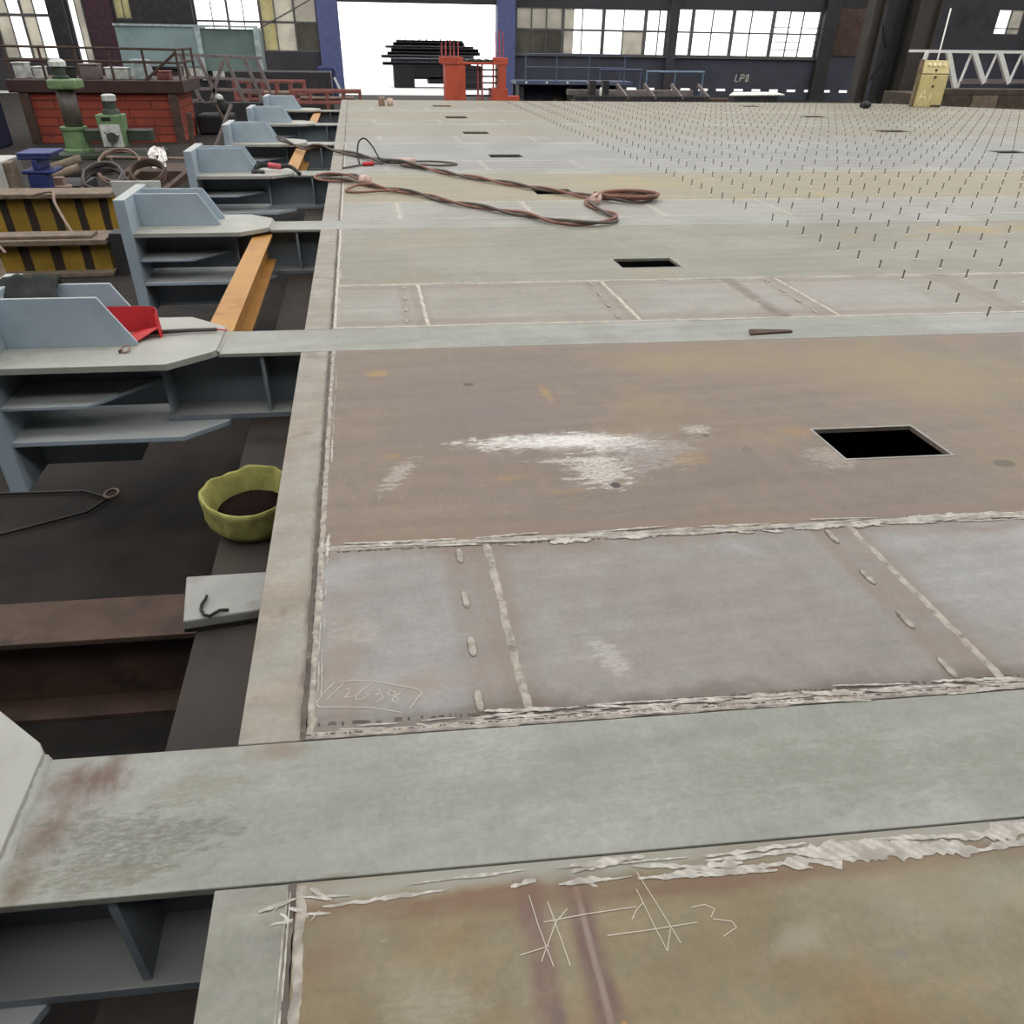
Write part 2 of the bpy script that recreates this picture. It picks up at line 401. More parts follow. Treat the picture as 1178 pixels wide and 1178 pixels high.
window(3, *WINS['c'], [(9.55, .06), (10.35, .06), (11.25, .16), (12.3, .05), (13.45, .18), (14.55, .05), (15.75, .18), (16.5, .05)], [(2.0, .1)],
       [(8.72, 11.25, .86, 2.0, 'greypane'), (8.72, 11.25, 2.0, 3.0, 'milky'), (11.25, 11.85, .86, 3.0, 'milky'), (11.85, 14.55, .86, 3.0, 'clear'), (14.55, 15.75, .86, 2., 'milky'), (14.55, 15.75, 2., 3., 'clear'), (15.75, 16.95, .86, 3.0, 'clear')])
window(4, *WINS['d'], [(18.35, .18), (19.45, .05), (20.6, .18), (21.6, .05), (22.85, .18), (23.75, .05), (24.5, .05)], [(2.0, .08)], [(17.46, 20.6, .88, 3.08, 'clear'), (20.6, 22.85, .88, 3.08, 'clear'), (22.85, 25.47, .88, 3.08, 'clear')],
       [(22.85, 25.47, 1.25), (22.85, 25.47, 1.62), (22.85, 25.47, 2.3), ])
window(5, *WINS['e'], [(36.35, .05)], [(2.45, .06)], [(35.55, 36.35, 2.15, 3.36, 'clear'), (36.35, 37.1, 2.15, 3.36, 'milky')])
window(6, *WINS['s'], [(-13.85, .04)], [], [(-14.2, -13.85, -.1, 4.4, 'clear'), (-13.85, -13.45, -.1, 4.4, 'milky')])
window(7, *WINS['y'], [(-11.5, .04)], [], [(-11.95, -11.1, 2.1, 4.4, 'yellowpane')])
# white chalk letters on the lower wall
def strokes(mb, segs, wd, h, to):
    for pts in segs:
        for a, b in zip(pts, pts[1:]): mb.beam(to(*a), to(*b), wd, h, up=(0, -1, 0))
m = MB(); W = lambda x, z: (x, WY - .012 - KW * x, z)
strokes(m, [[(21.2, .05), (21.14, -.3), (21.32, -.3)], [(21.42, -.3), (21.48, .04), (21.66, .0), (21.64, -.12), (21.47, -.16)], [(21.76, -.3), (21.8, .02), (21.9, .02), (21.88, -.28), (21.76, -.3)]], .05, .006, W)
obj('chalk_lettering', m, M['chalk'], bpy.data.objects['wall_back'])

# ------------------------------------------------------------------ steel deck
XE, XS, XR = -.455, -.278, 24.   # left edge, edge seam, right end
def K(y): return max(.03, .078 - .004 * max(0, y))
def D(x, y, z=0.): return (x, y - K(y) * x, z)        # deck coordinates: y measured along x = 0
def CY(n): return 1.215 + 3.385 * n                    # crossbeam n
HW = .2
FAR = 25.25
def farlimit(x):
    pts = [(15.5, 99), (15.51, 25.6), (16.8, 25.0), (18.2, 24.0), (20., 22.9), (24., 21.4)]
    if x <= 15.5: return 99
    for (a, b), (c, d) in zip(pts[1:], pts[2:]):
        if x <= c: return b + (d - b) * (x - a) / (c - a)
    return pts[-1][1]
def DF(x, y): return min(D(x, y)[1], farlimit(x) - .03 * x)
XCUT = [2., 5., 9., 13., 15.5, 15.52, 16.8, 18.2, 20.]

def ribbon(mb, p, q, w, h, step=.03, jit=.35, z=0., seed=0, m=0, skip=0., bulge=True):
    """weld bead: a low rounded ridge of uneven width along p-q (deck plane)"""
    r = random.Random(seed); h *= .55; step *= .6; p = Vector(p); q = Vector(q); L = (q - p).length; n = max(2, int(L / step)); t = (q - p).normalized(); s = Vector((-t.y, t.x, 0))
    prof = [(-1, 0), (-.6, .75), (0, 1), (.6, .75), (1, 0)] if bulge else [(-1, .0), (-.96, 1), (.96, 1), (1, .0)]
    rows = []; a = 1.; b = 1.; off = 0.
    for i in range(n + 1):
        a += (r.uniform(1 - jit, 1 + jit) - a) * .5; b += (r.uniform(1 - jit, 1 + jit) - b) * .5; off += (r.uniform(-.25, .25) - off) * .4
        c = p.lerp(q, i / n) + s * off * w
        rows.append([c + s * (u * w / 2 * (a if u < 0 else b)) + Vector((0, 0, z + v * h * r.uniform(.55, 1.45))) for u, v in prof])
    k = len(prof); V = [v for row in rows for v in row]; F = []
    for i in range(n):
        if skip and r.random() < skip: continue
        for j in range(k - 1): F.append((i * k + j, i * k + j + 1, (i + 1) * k + j + 1, (i + 1) * k + j)[::-1])
    return mb.add(V, F, m)

def scuff(mb, p, q, w, z, seed, patch=.5, step=.011, m=0, dense=3, lobes=.2):
    """ground-bright marks: bundles of thin broken streaks along p-q, some with a ragged lobe"""
    r = random.Random(seed); p = Vector(p); q = Vector(q); L = (q - p).length; t = (q - p).normalized(); s = Vector((-t.y, t.x, 0))
    k_ = 0
    for lane in range(dense):
        d = r.uniform(0, .1); base = (lane / max(1, dense - 1) - .5) * w
        while d < L:
            ln = r.uniform(.08, .7) * patch; e = min(L, d + ln); n = max(4, int((e - d) / step)); off = base + r.uniform(-.3, .3) * w
            lobe = r.random() < lobes; ww = w * (r.uniform(.5, .9) if lobe else r.uniform(.10, .3)); sl = r.uniform(-.25, .25) * w; ww = min(ww, .22 * (e - d)); zz = z + .0003 * (lane * 2 + k_ % 2)
            V = []; lo = hi = .5
            for i in range(n + 1):
                f = i / n; env = math.sin(math.pi * min(1, max(.03, f * .96 + .02))) ** .5
                lo += (r.uniform(.0, 1.1) - lo) * .75; hi += (r.uniform(.0, 1.1) - hi) * .75
                c = p + t * (d + (e - d) * f) + s * sl * (f - .5) * 2
                V += [c + s * (off - ww * lo * env - .0006) + Vector((0, 0, zz)), c + s * (off + ww * hi * env + .0006) + Vector((0, 0, zz))]
            mb.add(V, [(2 * i, 2 * i + 2, 2 * i + 3, 2 * i + 1) for i in range(n)], m)
            k_ += 1; d = e + r.uniform(.0, .4) * patch
    return mb

PUR = (140, 124, 116); BRN = (122, 104, 90); OIL = (92, 80, 70)
GREY = (168, 164, 157); GRNG = (166, 165, 155)
def grind_mat():
    t = NT('ground_bright'); p = t.pos()
    wv = t.new('ShaderNodeTexWave', wave_type='BANDS', bands_direction='DIAGONAL'); t.put(wv.inputs['Vector'], p); wv.inputs['Scale'].default_value = 22.; wv.inputs['Distortion'].default_value = 3.
    col = t.mix(t.ramp(t.noise(p, 18., 4.), .35, .65), lin((150, 145, 136)), lin((198, 193, 184)))
    col = t.mix(t.math('MULTIPLY', wv.outputs['Fac'], .45), col, lin((150, 144, 134)))
    return t.bsdf(col, .5, 0., .5, wv.outputs['Fac'], .2, .002)
M['grind'] = grind_mat()

yb = lambda n: CY(n) + HW          # back edge of crossbeam n
WL = {-1: None, 0: 1.1, 1: 1.2, 2: 1.17, 3: 1.15, 4: 1.15, 5: 1.15, 6: 1.15}
HAT = {0: (2.06, 2.57, 1.61, 1.91), 1: (2.05, 2.56, 1.57, 1.86), 2: (2.05, 2.52, 1.6, 1.96), 3: (2.0, 2.52, 1.5, 1.86), 4: (2.0, 2.5, 1.5, 1.9), 5: (2.0, 2.5, 1.42, 1.92), 6: (2.0, 2.5, 1.35, 1.9)}
HAT2 = {3: (11.15, 11.75, 1.8, 2.15), 4: (11.1, 11.8, 1.9, 2.3), 5: (11.2, 11.8, 1.95, 2.4), 6: (11.13, 11.65, 2.0, 2.45)}
RIBS = [.335 + 1.425 * i for i in range(17)]
strip_m = deck('crossbeam_flange_steel', (141, 142, 133), (155, 156, 149), third=(136, 131, 114), third_thr=(.62, .78), rough=.5,
               blobs=[(-.79, 1.40, .21, .11, -.1, (100, 80, 72), 1., 7.), (-.85, 1.26, .10, .16, -.3, (106, 86, 76), .95, 9.), (-.885, 1.13, .07, .12, .1, (104, 88, 70), .95, 8.), (-.66, 1.21, .26, .09, -.1, (98, 96, 84), .75, 22.), (-.72, 1.12, .2, .04, -.1, (104, 100, 86), .7, 18.), (-.52, 1.33, .16, .05, 0, (118, 112, 96), .5, 18.), (.4, 1.2, 1.2, .16, -.1, (124, 124, 114), .35, 20.), (1.2, 1.1, .6, .12, -.1, (126, 124, 112), .4, 20.), (-.36, 1.41, .14, .06, 0, (128, 112, 98), .7, 8.), (-.2, 1.03, .05, .02, 0, (112, 96, 80), .7, 12.)])
grey_m = {0: deck('deck_grey_plate', (137, 131, 125), (148, 146, 144), third=(150, 151, 151), xl=[(x - .02, .11, BRN, .55) for x in RIBS[:3]] + [(x - .13, .06, BRN, .5) for x in RIBS[:3]],
                  ylines=[(1.44, .12, OIL, .75), (2.30, .10, BRN, .6)], blobs=[(-.18, 1.75, .14, .5, 0, (138, 120, 106), .55, 6.), (.05, 1.6, .3, .12, 0, (140, 122, 108), .5, 6.), (.62, 1.62, .05, .1, .3, (188, 184, 178), .55, 30.), (-.14, 1.86, .09, .06, 0, (176, 170, 160), .4, 30.)], k=.073),
          1: deck('deck_grey_plate_second', (143, 138, 128), (151, 147, 139), xl=[(x - .02, .09, BRN, .45) for x in RIBS[:4]] + [(x - .13, .05, BRN, .4) for x in RIBS[:4]] + [(2.78, .08, (96, 86, 72), .7)], ylines=[(4.9, .08, BRN, .45), (5.72, .07, BRN, .5)], k=.058)}
for n in (2, 3, 4, 5, 6):
    c = {2: (146, 144, 136), 3: (140, 139, 136), 4: (141, 139, 131), 5: (139, 136, 124), 6: (140, 136, 122)}[n]
    grey_m[n] = deck('deck_grey_plate_far', c, tuple(x + 8 for x in c), ylines=[(yb(n), .12, BRN, .3)], xl=[(x, .07, (186, 182, 172), .4) for x in RIBS[:3]])
tan_m = {-1: deck('deck_tan_plate_near', (121, 108, 80), (137, 130, 110), third=(128, 104, 68), third_thr=(.48, .66), xl=[(.335, .045, (104, 82, 74), 1.), (.335, .010, (142, 126, 116), .8), (.225, .05, (112, 88, 78), .95), (1.76, .04, (110, 90, 80), .8)], ylines=[(.93, .045, (112, 84, 66), .8), (1.0, .055, (146, 144, 134), 1.)],
                  blobs=[(-.2, .85, .12, .1, 0, (120, 98, 78), .7, 6.), (.97, .66, .035, .02, 0, (118, 112, 108), .8, 5.), (.235, .66, .022, .05, 0, (104, 86, 80), 1., 5.), (.215, .88, .04, .10, .1, (106, 80, 74), .8, 8.), (-.1, .68, .12, .07, 0, (108, 98, 76), .6, 7.), (-.12, .63, .04, .03, 0, (170, 162, 148), .5, 30.), (1.1, .82, .3, .12, 0, (134, 120, 92), .6, 4.), (.36, .635, .012, .012, 0, (190, 140, 50), .8, 8.), (.75, .72, .16, .05, .3, (152, 144, 130), .5, 9.), (.0, .72, .1, .05, 0, (158, 152, 140), .35, 20.)], k=.072),
         0: deck('deck_tan_plate', (120, 107, 99), (129, 114, 97), (.35, .7), third=(136, 119, 92), third_thr=(.5, .78), sc=.6, xl=[(.33, .03, (124, 108, 100), .65), (.42, .02, (128, 112, 102), .55), (1.75, .035, (126, 110, 98), .6), (1.86, .02, (130, 112, 100), .5), (3.2, .04, (132, 112, 92), .6), (3.0, .03, (134, 110, 80), .5)],
                  ylines=[(2.37, .05, (128, 108, 92), .6), (4.4, .05, (140, 122, 104), .4)],
                  blobs=[(.42, 3.4, .8, 1.1, 0, (117, 104, 99), .6, 1.2), (1.8, 4.0, 1.2, .4, -.07, (142, 126, 92), .7, 1.6), (3.1, 3.6, 1.3, 1.0, 0, (140, 126, 94), .75, 1.2),
                         (.76, 3.05, .5, .15, -.05, (176, 172, 166), .75, 9.), (.72, 3.07, .42, .075, -.06, (222, 219, 212), .95, 16.), (.98, 3.02, .28, .10, -.2, (220, 217, 211), .85, 24.), (.92, 2.75, .16, .16, -.9, (208, 203, 195), .8, 26.), (.86, 2.86, .25, .03, -.1, (204, 200, 192), .7, 26.), (1.2, 2.9, .25, .2, 0, (170, 166, 164), .5, 14.),
                         (.04, 2.85, .05, .16, -.5, (190, 182, 172), .6, 26.), (1.5, 3.08, .09, .05, 0, (200, 195, 185), .6, 30.),
                         (-.02, 4.02, .07, .05, 0, (176, 138, 48), .8, 30.), (.86, 3.62, .03, .13, .1, (176, 140, 66), .6, 34.), (.02, 3.02, .06, .025, 0, (164, 128, 62), .55, 34.), (1.35, 2.8, .10, .08, 0, (152, 118, 62), .6, 26.), (1.98, 2.98, .12, .06, 0, (158, 116, 66), .6, 26.), (.5, 2.75, .07, .025, 0, (164, 128, 62), .45, 34.), (.72, 2.6, .1, .02, 0, (164, 128, 62), .3, 34.),
                         (.467, 3.79, .03, .022, 0, (74, 64, 58), .9, 0), (.945, 2.62, .024, .026, 0, (56, 49, 46), .95, 0), (1.514, 3.01, .015, .016, 0, (80, 70, 62), .9, 0), (1.65, 2.84, .028, .035, 0, (106, 92, 84), .6, 0), (2.756, 2.54, .055, .035, 0, (84, 76, 62), .8, 0), (2.0, 2.72, .12, .12, 0, (182, 174, 162), .45, 24.)], k=.066),
         1: deck('deck_olive_plate', (134, 131, 119), (144, 141, 130), third=(142, 132, 104), ylines=[(7.9, .1, (140, 128, 108), .4)], xl=[(.33, .04, (146, 134, 118), .4)],
                 blobs=[(6.3, 7.1, 1.1, .35, 0, (158, 134, 80), .75, 1.6), (.6, 7.2, 1.2, .6, 0, (142, 134, 104), .5, 1.5)]),
         2: deck('deck_sand_plate', (146, 138, 118), (150, 142, 120), third=(156, 144, 104), blobs=[(10.2, 10.4, 1.4, .5, 0, (168, 142, 84), .75, 1.2), (3.6, 10.2, 1.4, .7, 0, (160, 142, 98), .6, 1.2), (.2, 9.9, .6, .5, 0, (170, 156, 142), .5, 2.)]),
         3: deck('deck_blue_grey_plate', (138, 139, 137), (146, 147, 145)),
         4: deck('deck_far_plate', (140, 136, 121), (145, 140, 125), third=(140, 128, 106)),
         5: deck('deck_far_plate_next', (140, 135, 119), (143, 138, 121), third=(146, 132, 106)),
         6: deck('deck_far_plate_last', (142, 137, 121), (138, 132, 115))}
edge_near = deck('deck_edge_plate_near', (134, 133, 122), (144, 143, 134), third=(122, 112, 98), sc=2.2)
edge_m = deck('deck_edge_plate', (146, 137, 125), (150, 146, 136), third=(126, 110, 97), sc=2.2, xl=[(XS, .035, (84, 72, 64), .85)])

ORD = ['nearest', 'second nearest', 'third', 'fourth', 'fifth', 'sixth', 'farthest']
studs = {}
def add_studs():
    res = []
    for i in range(32):
        x = 4.19 + .541 * i
        for j in range(0, 66):
            y = 4.455 + .3215 * j - .075 * min(x - 4.19, 6) - .03 * max(0, x - 10.19)
            if y > min(farlimit(x) - .03 * x, FAR - .03 * x) - .15 or y < 4.3: continue
            # in (or just beside) the frame
            v = Mx.inverted() @ Vector((x, y, .0)); px = 589 + 860 * v.x / -v.z
            if px > 1215: continue
            res.append((y, x))
    return sorted(res)
STUDS = add_studs()
sm = MB(); sm.lathe((0, 0, 0), [(.015, 0), (.015, .007), (.008, .011)], 10, 1); sm.lathe((0, 0, .012), [(.006, 0), (.006, .056), (.0078, .057), (.0078, .068), (.007, .07)], 10, 0)
def stud_mesh():
    me = bpy.data.meshes.new('shear_stud'); me.from_pydata(sm.v, [], sm.f); me.materials.append(M['stud']); me.materials.append(M['collar'])
    for i, p in enumerate(me.polygons): p.material_index = sm.m[i]
    return me
STUD = stud_mesh()
def put_studs(root, pts):
    off = parent_world(root)
    for (y, x) in pts[:100]:
        o = bpy.data.objects.new('shear_stud', STUD); C.objects.link(o); o.parent = root; o.location = Vector((x, y, 0)) - off
    if pts[100:]:
        m = MB()
        for (y, x) in pts[100:]: m.add([(a + x, b + y, c) for a, b, c in sm.v], sm.f); m.m[-len(sm.f):] = sm.m
        o = obj('shear_studs', m, [M['stud'], M['collar']], root); o['kind'] = 'stuff'
def inv(x, y):   # deck y' of a world point
    yy = y
    for _ in range(6): yy = y + K(yy) * x
    return yy
bay_st = {n: [] for n in range(-1, 7)}; beam_st = {n: [] for n in range(7)}
for (y, x) in STUDS:
    yy = inv(x, y); n = int((yy - CY(0) + HW) // 3.385); 
    if n < 0: continue
    n = min(n, 6); d = yy - CY(n)
    hs = [h for h in (HAT.get(n), HAT2.get(n)) if h]
    if any(h[0] - .06 < x < h[1] + .06 and h[2] - .06 < d < h[3] + .06 for h in hs): continue
    if abs(d - HW - .004) < .03 or abs(d + HW) < .03: continue
    (beam_st if d < HW else bay_st)[n].append((y, x))

def build_bay(n):
    y0 = yb(n) + .003 if n >= 0 else -2.0; y1 = CY(n + 1) - HW - .005 if n < 6 else FAR
    if n < 0: lab = 'tan steel deck panel in the foreground with a chalked arrow mark'
    else: lab = {0: 'deck panel with a big white scuffed patch and an open square hatch', 1: 'grey-olive deck panel with the first sparse shear studs, behind the scuffed panel',
                 2: 'sandy deck panel under the loop of red hose', 3: 'bluish-grey deck panel just beyond the hoses, covered in studs', 4: 'pale deck panel third from the far end of the deck',
                 5: 'pale deck panel second from the far end of the deck', 6: 'last pale deck panel at the far end, before the orange stand'}[n]
    root = thing('deck_panel', lab, 'steel deck panel', (XE, D(XE, y0)[1], 0), 'bridge deck panels')
    ym = CY(n) + WL[n] if n >= 0 else y0
    hs = []
    for h in (HAT.get(n), HAT2.get(n)):
        if h: hs.append((h[0], h[1], CY(n) + h[2], CY(n) + h[3]))
    z0 = -.022; ext = list(XCUT)
    m = MB(); plate(m, [XE, XS - .004], [y0, y1], [], z0, .0, DF); obj('edge_plate', m, edge_m if n >= 0 else edge_near, root, bevel=.003)
    if n >= 0:
        m = MB(); plate(m, [XS, XR] + ext, [y0, ym - .002], [], z0, 0., DF); obj('front_plate', m, grey_m[n], root, bevel=.002 if n < 2 else 0)
    m = MB(); plate(m, [XS, XR] + ext, [ym, y1], hs, z0, 0., DF); obj('rear_plate', m, tan_m[n], root, bevel=.002 if n < 2 else 0)
    for h in hs[:1]:
        if n > 2: break
        m = MB(); e = .012; z = .002
        for (a, b, c, d) in ((h[0] - e, h[1] + e, h[2] - e, h[2]), (h[0] - e, h[1] + e, h[3], h[3] + e), (h[0] - e, h[0], h[2], h[3]), (h[1], h[1] + e, h[2], h[3])): plate(m, [a, b], [c, d], [], .0005, z, DF)
        obj('hatch_rim', m, M['hatch_edge'], root)
    if n > 3: put_studs(root, bay_st[n]); return root
    # long edge seam, transverse seam, rib welds
    m = MB(); ya = max(y0, .3)
    ribbon(m, D(XS + .012, ya), D(XS + .012, y1 - .01), .02, .006, .02 if n < 1 else .06, .45, seed=n * 9 + 1)
    xr = 4.5 if n < 1 else 9
    if n >= 0:
        ribbon(m, D(XS, ym), D(xr, ym), .03 if n < 2 else .022, .007, .025 if n < 1 else .06, .45, seed=n * 9 + 2)
        ribbon(m, D(XS, y0 + .012), D(xr, y0 + .012), .022, .006, .025 if n < 1 else .06, .45, seed=n * 9 + 3)
    obj('seam_weld', m, M['weld'] if n < 1 else M['weld_pale'], root, smooth=True)
    if n >= 0 and n < 3:
        for i, x in enumerate(RIBS[:3 if n == 0 else 4]):
            m = MB(); 
            if n == 1 and i == 3: continue
            ribbon(m, D(x, ym - .02), D(x, y0 + .03), .026, .006, .03, .3, seed=n * 40 + i); obj('rib_weld', m, M['weld'] if n < 1 else M['weld_pale'], root, smooth=True)
            if n > 1: continue
            for q, f in enumerate((.06, .34, .60, .85)):
                m = MB(); yy = y0 + (ym - y0) * (1 - f); xx = x - .105 - .01 * q
                pts = []
                for a in range(7):
                    ff = a / 6; pts.append(D(xx, yy - .09 * ff + .01, .001))
                m.tube(pts, [.006, .013, .015, .014, .015, .013, .006], 8); 
                m.v = [(a, b, max(0.0005, c * .45)) for a, b, c in m.v]
                obj('slot_weld', m, M['weld'], root, smooth=True)
    # bright ground patches beside the welds
    m = MB()
    if n == -1:
        scuff(m, D(-.28, y1 - .045), D(3.4, y1 - .045), .03, .0014, 5, .5, dense=2); scuff(m, D(.25, y1 - .045), D(3.4, y1 - .045), .045, .0012, 15, .45, dense=4); scuff(m, D(-.36, y1 - .06), D(-.2, y1 - .06), .05, .0013, 16, .12, dense=4)
        scuff(m, D(XS - .02, .35), D(XS - .02, .99), .010, .0014, 6, .35)
    if n == 0:
        scuff(m, D(-.2, ym), D(4., ym), .036, .0028, 21, .5, dense=5, lobes=.06); scuff(m, D(.3, ym - .012), D(4., ym - .012), .03, .003, 22, .35, lobes=.2)
        scuff(m, D(.15, y0 + .026), D(4., y0 + .026), .036, .0028, 23, .4, dense=6, lobes=.04); scuff(m, D(-.2, y0 + .02), D(2., y0 + .02), .022, .003, 24, .2, dense=3, lobes=0)
        scuff(m, D(XS + .03, y0 + .12), D(XS + .025, ym + .1), .016, .003, 25, .3, dense=2); scuff(m, D(XS + .03, ym + .6), D(XS + .03, y1 - .3), .010, .003, 27, .5, dense=1)
    if n == 1:
        scuff(m, D(-.2, ym), D(6, ym), .02, .003, 31, .6); scuff(m, D(XS + .03, y0 + .1), D(XS + .03, y1), .012, .003, 32, .5, dense=1)
    if n == 2: scuff(m, D(-.2, y0 + .02), D(6, y0 + .02), .03, .0016, 41, .8)
    if m.v: obj('grinding_mark', m, M['grind'], root)
    # dark oily line in the seams
    m = MB()
    ribbon(m, D(XS - .008, ya), D(XS - .008, y1), .016, .0012, .03, .5, seed=n + 70, bulge=False)
    if n == 0: ribbon(m, D(XS, y0 + .014), D(xr, y0 + .014), .005, .006, .012, .95, seed=n + 80, bulge=False, skip=.35); ribbon(m, D(XS, y0 + .05), D(xr, y0 + .05), .010, .002, .012, .95, seed=n + 81, bulge=False, skip=.45)
    if n == 0: ribbon(m, D(XS, ym - .024), D(xr, ym - .024), .007, .0012, .016, .95, seed=n + 90, bulge=False, skip=.5)
    obj('seam_grime', m, M['grime'], root)
    if n == 0:   # chalked number in a rounded outline
        m = MB(); T = lambda x, y: (x, y, .0018)
        P = lambda a, b: T(-.262 + a / 1178 * .37, 1.667 - b / 654 * .29 - .0 * a)
        from_px = lambda pts: [PX(*p) for p in pts]
        num = [[(295, 160), (225, 230), (160, 310), (160, 335), (185, 350), (360, 350), (540, 352), (680, 370), (800, 390)], [(350, 160), (430, 147), (600, 155), (760, 185), (900, 210), (950, 240), (905, 300), (860, 360)],
               [(360, 175), (232, 293)], [(362, 222), (400, 210), (408, 230), (372, 278), (440, 268)], [(580, 170), (500, 220), (450, 268), (462, 295), (500, 292), (545, 262), (555, 245), (515, 255)],
               [(600, 225), (635, 215), (632, 240), (598, 258), (650, 255), (660, 280), (600, 314)],
               [(800, 240), (720, 265), (690, 245), (710, 222), (745, 235), (750, 270), (775, 290), (760, 312), (725, 305), (735, 280), (800, 240)]]
        Hm = lambda px, py: GP(340 + px / 6.544, 760 + py / 6.544)
        for pl in num:
            for a, b in zip(pl, pl[1:]): m.beam(Hm(*a), Hm(*b), .0021, .0006)
        obj('chalk_number', m, M['chalk'], root)
    if n == -1:
        m = MB(); Hm = lambda px, py: GP(580 + px / 4.207, 980 + py / 4.207)
        for pl in [[(120, 210), (165, 355), (240, 555)], [(210, 240), (250, 350), (320, 550)], [(190, 340), (400, 300), (640, 265)], [(620, 325), (640, 280), (675, 245)], [(640, 180), (720, 345), (790, 480), (805, 370)],
                   [(640, 95), (750, 270), (855, 440)], [(500, 405), (720, 375), (935, 340)], [(75, 500), (220, 455)], [(305, 275), (250, 340), (180, 530)], [(905, 268), (970, 255), (1020, 275), (1000, 315)], [(1010, 325), (1100, 335), (1125, 365), (1060, 410)]]:
            for a, b in zip(pl, pl[1:]): m.beam(Hm(*a), Hm(*b), .0016, .0006)
        obj('chalk_marks', m, M['chalk'], root)
    put_studs(root, bay_st[n])
    return root

def GP(px, py, z=.0015):
    """layout helper: deck position of a surveyed point"""
    r = Mx.to_3x3() @ Vector(((px - 589), -(py - 589), -860)); t = (z - HC) / r.z
    return (r.x * t, r.y * t, z)

def build_beam(n):
    c = CY(n); k = K(c); S = lambda x, y, z: (x, c + y - k * x, z)
    lab = ['nearest crossbeam with a wide flange strip and a cut-off bracket end at lower left', 'crossbeam and blue-grey end bracket with a red scoop lying on it',
           'crossbeam whose blue-grey end bracket has a cream plate behind its end post', 'crossbeam with a torch handle lying on its blue-grey end bracket', 'fifth crossbeam and end bracket from the camera, under the hose end',
           'sixth crossbeam and end bracket from the camera', 'farthest crossbeam and end bracket, beside the red frames'][n]
    root = thing('crossbeam', lab, 'steel crossbeam', S(-.93, 0, FZ + .75), 'crossbeams with end brackets')
    m = MB(); plate(m, [-.935, XR] + XCUT, [c - HW, c + HW], [], -.024, .0, lambda x, y: D(x, y)[1]); obj('top_flange', m, strip_m, root, bevel=.003)
    m = MB(); m.box(-2.13, XR, c - .012, c + .012, -.385, -.02, k); obj('web', m, M['paint_shade'], root)
    m = MB(); m.box(-1.3, XR, c - HW, c + HW, -.42, -.385, k); obj('bottom_flange', m, M['paint_shade'], root, bevel=.003)
    for x in (-1.28, -.70):
        for s in (-1, 1):
            m = MB(); m.prism([S(x, s * .012, -.03), S(x, s * .185, -.03), S(x, s * .185, -.383), S(x, s * .012, -.383)], (.02, 0, 0)); obj('stiffener', m, M['paint_shade'], root)
    # bracket head: top plate, uprights, end post, shelf, lower plate and lower uprights
    hd = [(-2.14, -.42), (-1.18, -.42), (-.955, -.235), (-.935, -.2), (-.935, .2), (-.955, .235), (-1.18, .43), (-2.14, .43)]
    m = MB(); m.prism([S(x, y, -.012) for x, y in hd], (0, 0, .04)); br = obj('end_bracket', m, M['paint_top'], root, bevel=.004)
    m = MB(); ribbon(m, S(-.935, -.2, .0), S(-.935, .2, 0), .03, .03, .02, .35, seed=n + 300); obj('tip_weld', m, M['paint_top'], root, smooth=True)
    up = [(-2.13, .028), (-1.40, .028), (-1.40, .05), (-1.56, .315), (-2.13, .315)]
    for yy in (-.10, .19):
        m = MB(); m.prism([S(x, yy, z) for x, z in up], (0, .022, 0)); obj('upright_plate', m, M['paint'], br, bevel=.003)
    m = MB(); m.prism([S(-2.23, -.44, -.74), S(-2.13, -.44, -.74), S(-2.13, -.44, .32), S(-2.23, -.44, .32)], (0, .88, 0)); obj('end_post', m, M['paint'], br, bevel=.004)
    m = MB()
    for s in (-1, 1): m.prism([S(-2.13, s * .40, -.235), S(-1.66, s * .40, -.235), S(-1.33, s * .014, -.235), S(-2.13, s * .014, -.235)], (0, 0, .022))
    obj('shelf_plate', m, M['paint'], br, bevel=.003)
    m = MB(); m.prism([S(x, y, -.452) for x, y in hd], (0, 0, .03)); obj('lower_bracket_plate', m, M['paint'], br, bevel=.003)
    lo = [(-2.13, -.452), (-1.40, -.452), (-1.40, -.48), (-1.56, -.735), (-2.13, -.735)]
    for yy in (-.10, .19):
        m = MB(); m.prism([S(x, yy, z) for x, z in lo], (0, .022, 0)); obj('lower_upright_plate', m, M['paint'], br, bevel=.003)
    if n == 2:
        m = MB(); m.prism([S(-2.45, .445, .16), S(-2.02, .445, .16), S(-2.0, .445, .345), S(-2.47, .445, .345)], (0, .03, 0)); obj('end_cover', m, M['white'], br, bevel=.004)
    put_studs(root, beam_st[n])
    return root

for n in range(7): build_beam(n)
for n in range(-1, 7): build_bay(n)

# ------------------------------------------------------------------ what carries the deck, and the pit beside it
def ibeam_y(mb, x0, x1, y0, y1, z0, z1, tf=.03, tw=.03, k=0.):
    mb.box(x0, x1, y0, y1, z1 - tf, z1, k); mb.box(x0, x1, y0, y1, z0, z0 + tf, k); c = (x0 + x1) / 2; mb.box(c - tw / 2, c + tw / 2, y0, y1, z0 + tf, z1 - tf, k)
def ibeam_x(mb, x0, x1, y0, y1, z0, z1, tf=.03, tw=.03, k=0.):
    mb.box(x0, x1, y0, y1, z1 - tf, z1, k); mb.box(x0, x1, y0, y1, z0, z0 + tf, k); c = (y0 + y1) / 2; mb.box(x0, x1, c - tw / 2, c + tw / 2, z0 + tf, z1 - tf, k)
m = MB(); ibeam_y(m, -.81, -.34, -1., 25., FZ, -.421)
tag(obj('support_girder', m, M['girder'], bevel=.004), 'long dark steel girder on the floor under the left edge of the deck', 'steel girder')
m = MB(); ibeam_y(m, 12., 12.5, -1., 23., FZ, -.421); tag(obj('support_girder', m, M['girder']), 'dark girder under the middle of the deck', 'steel girder')
m = MB(); ibeam_y(m, 23.4, 23.9, -1., 20., FZ, -.421); tag(obj('support_girder', m, M['girder']), 'dark girder under the right side of the deck', 'steel girder')
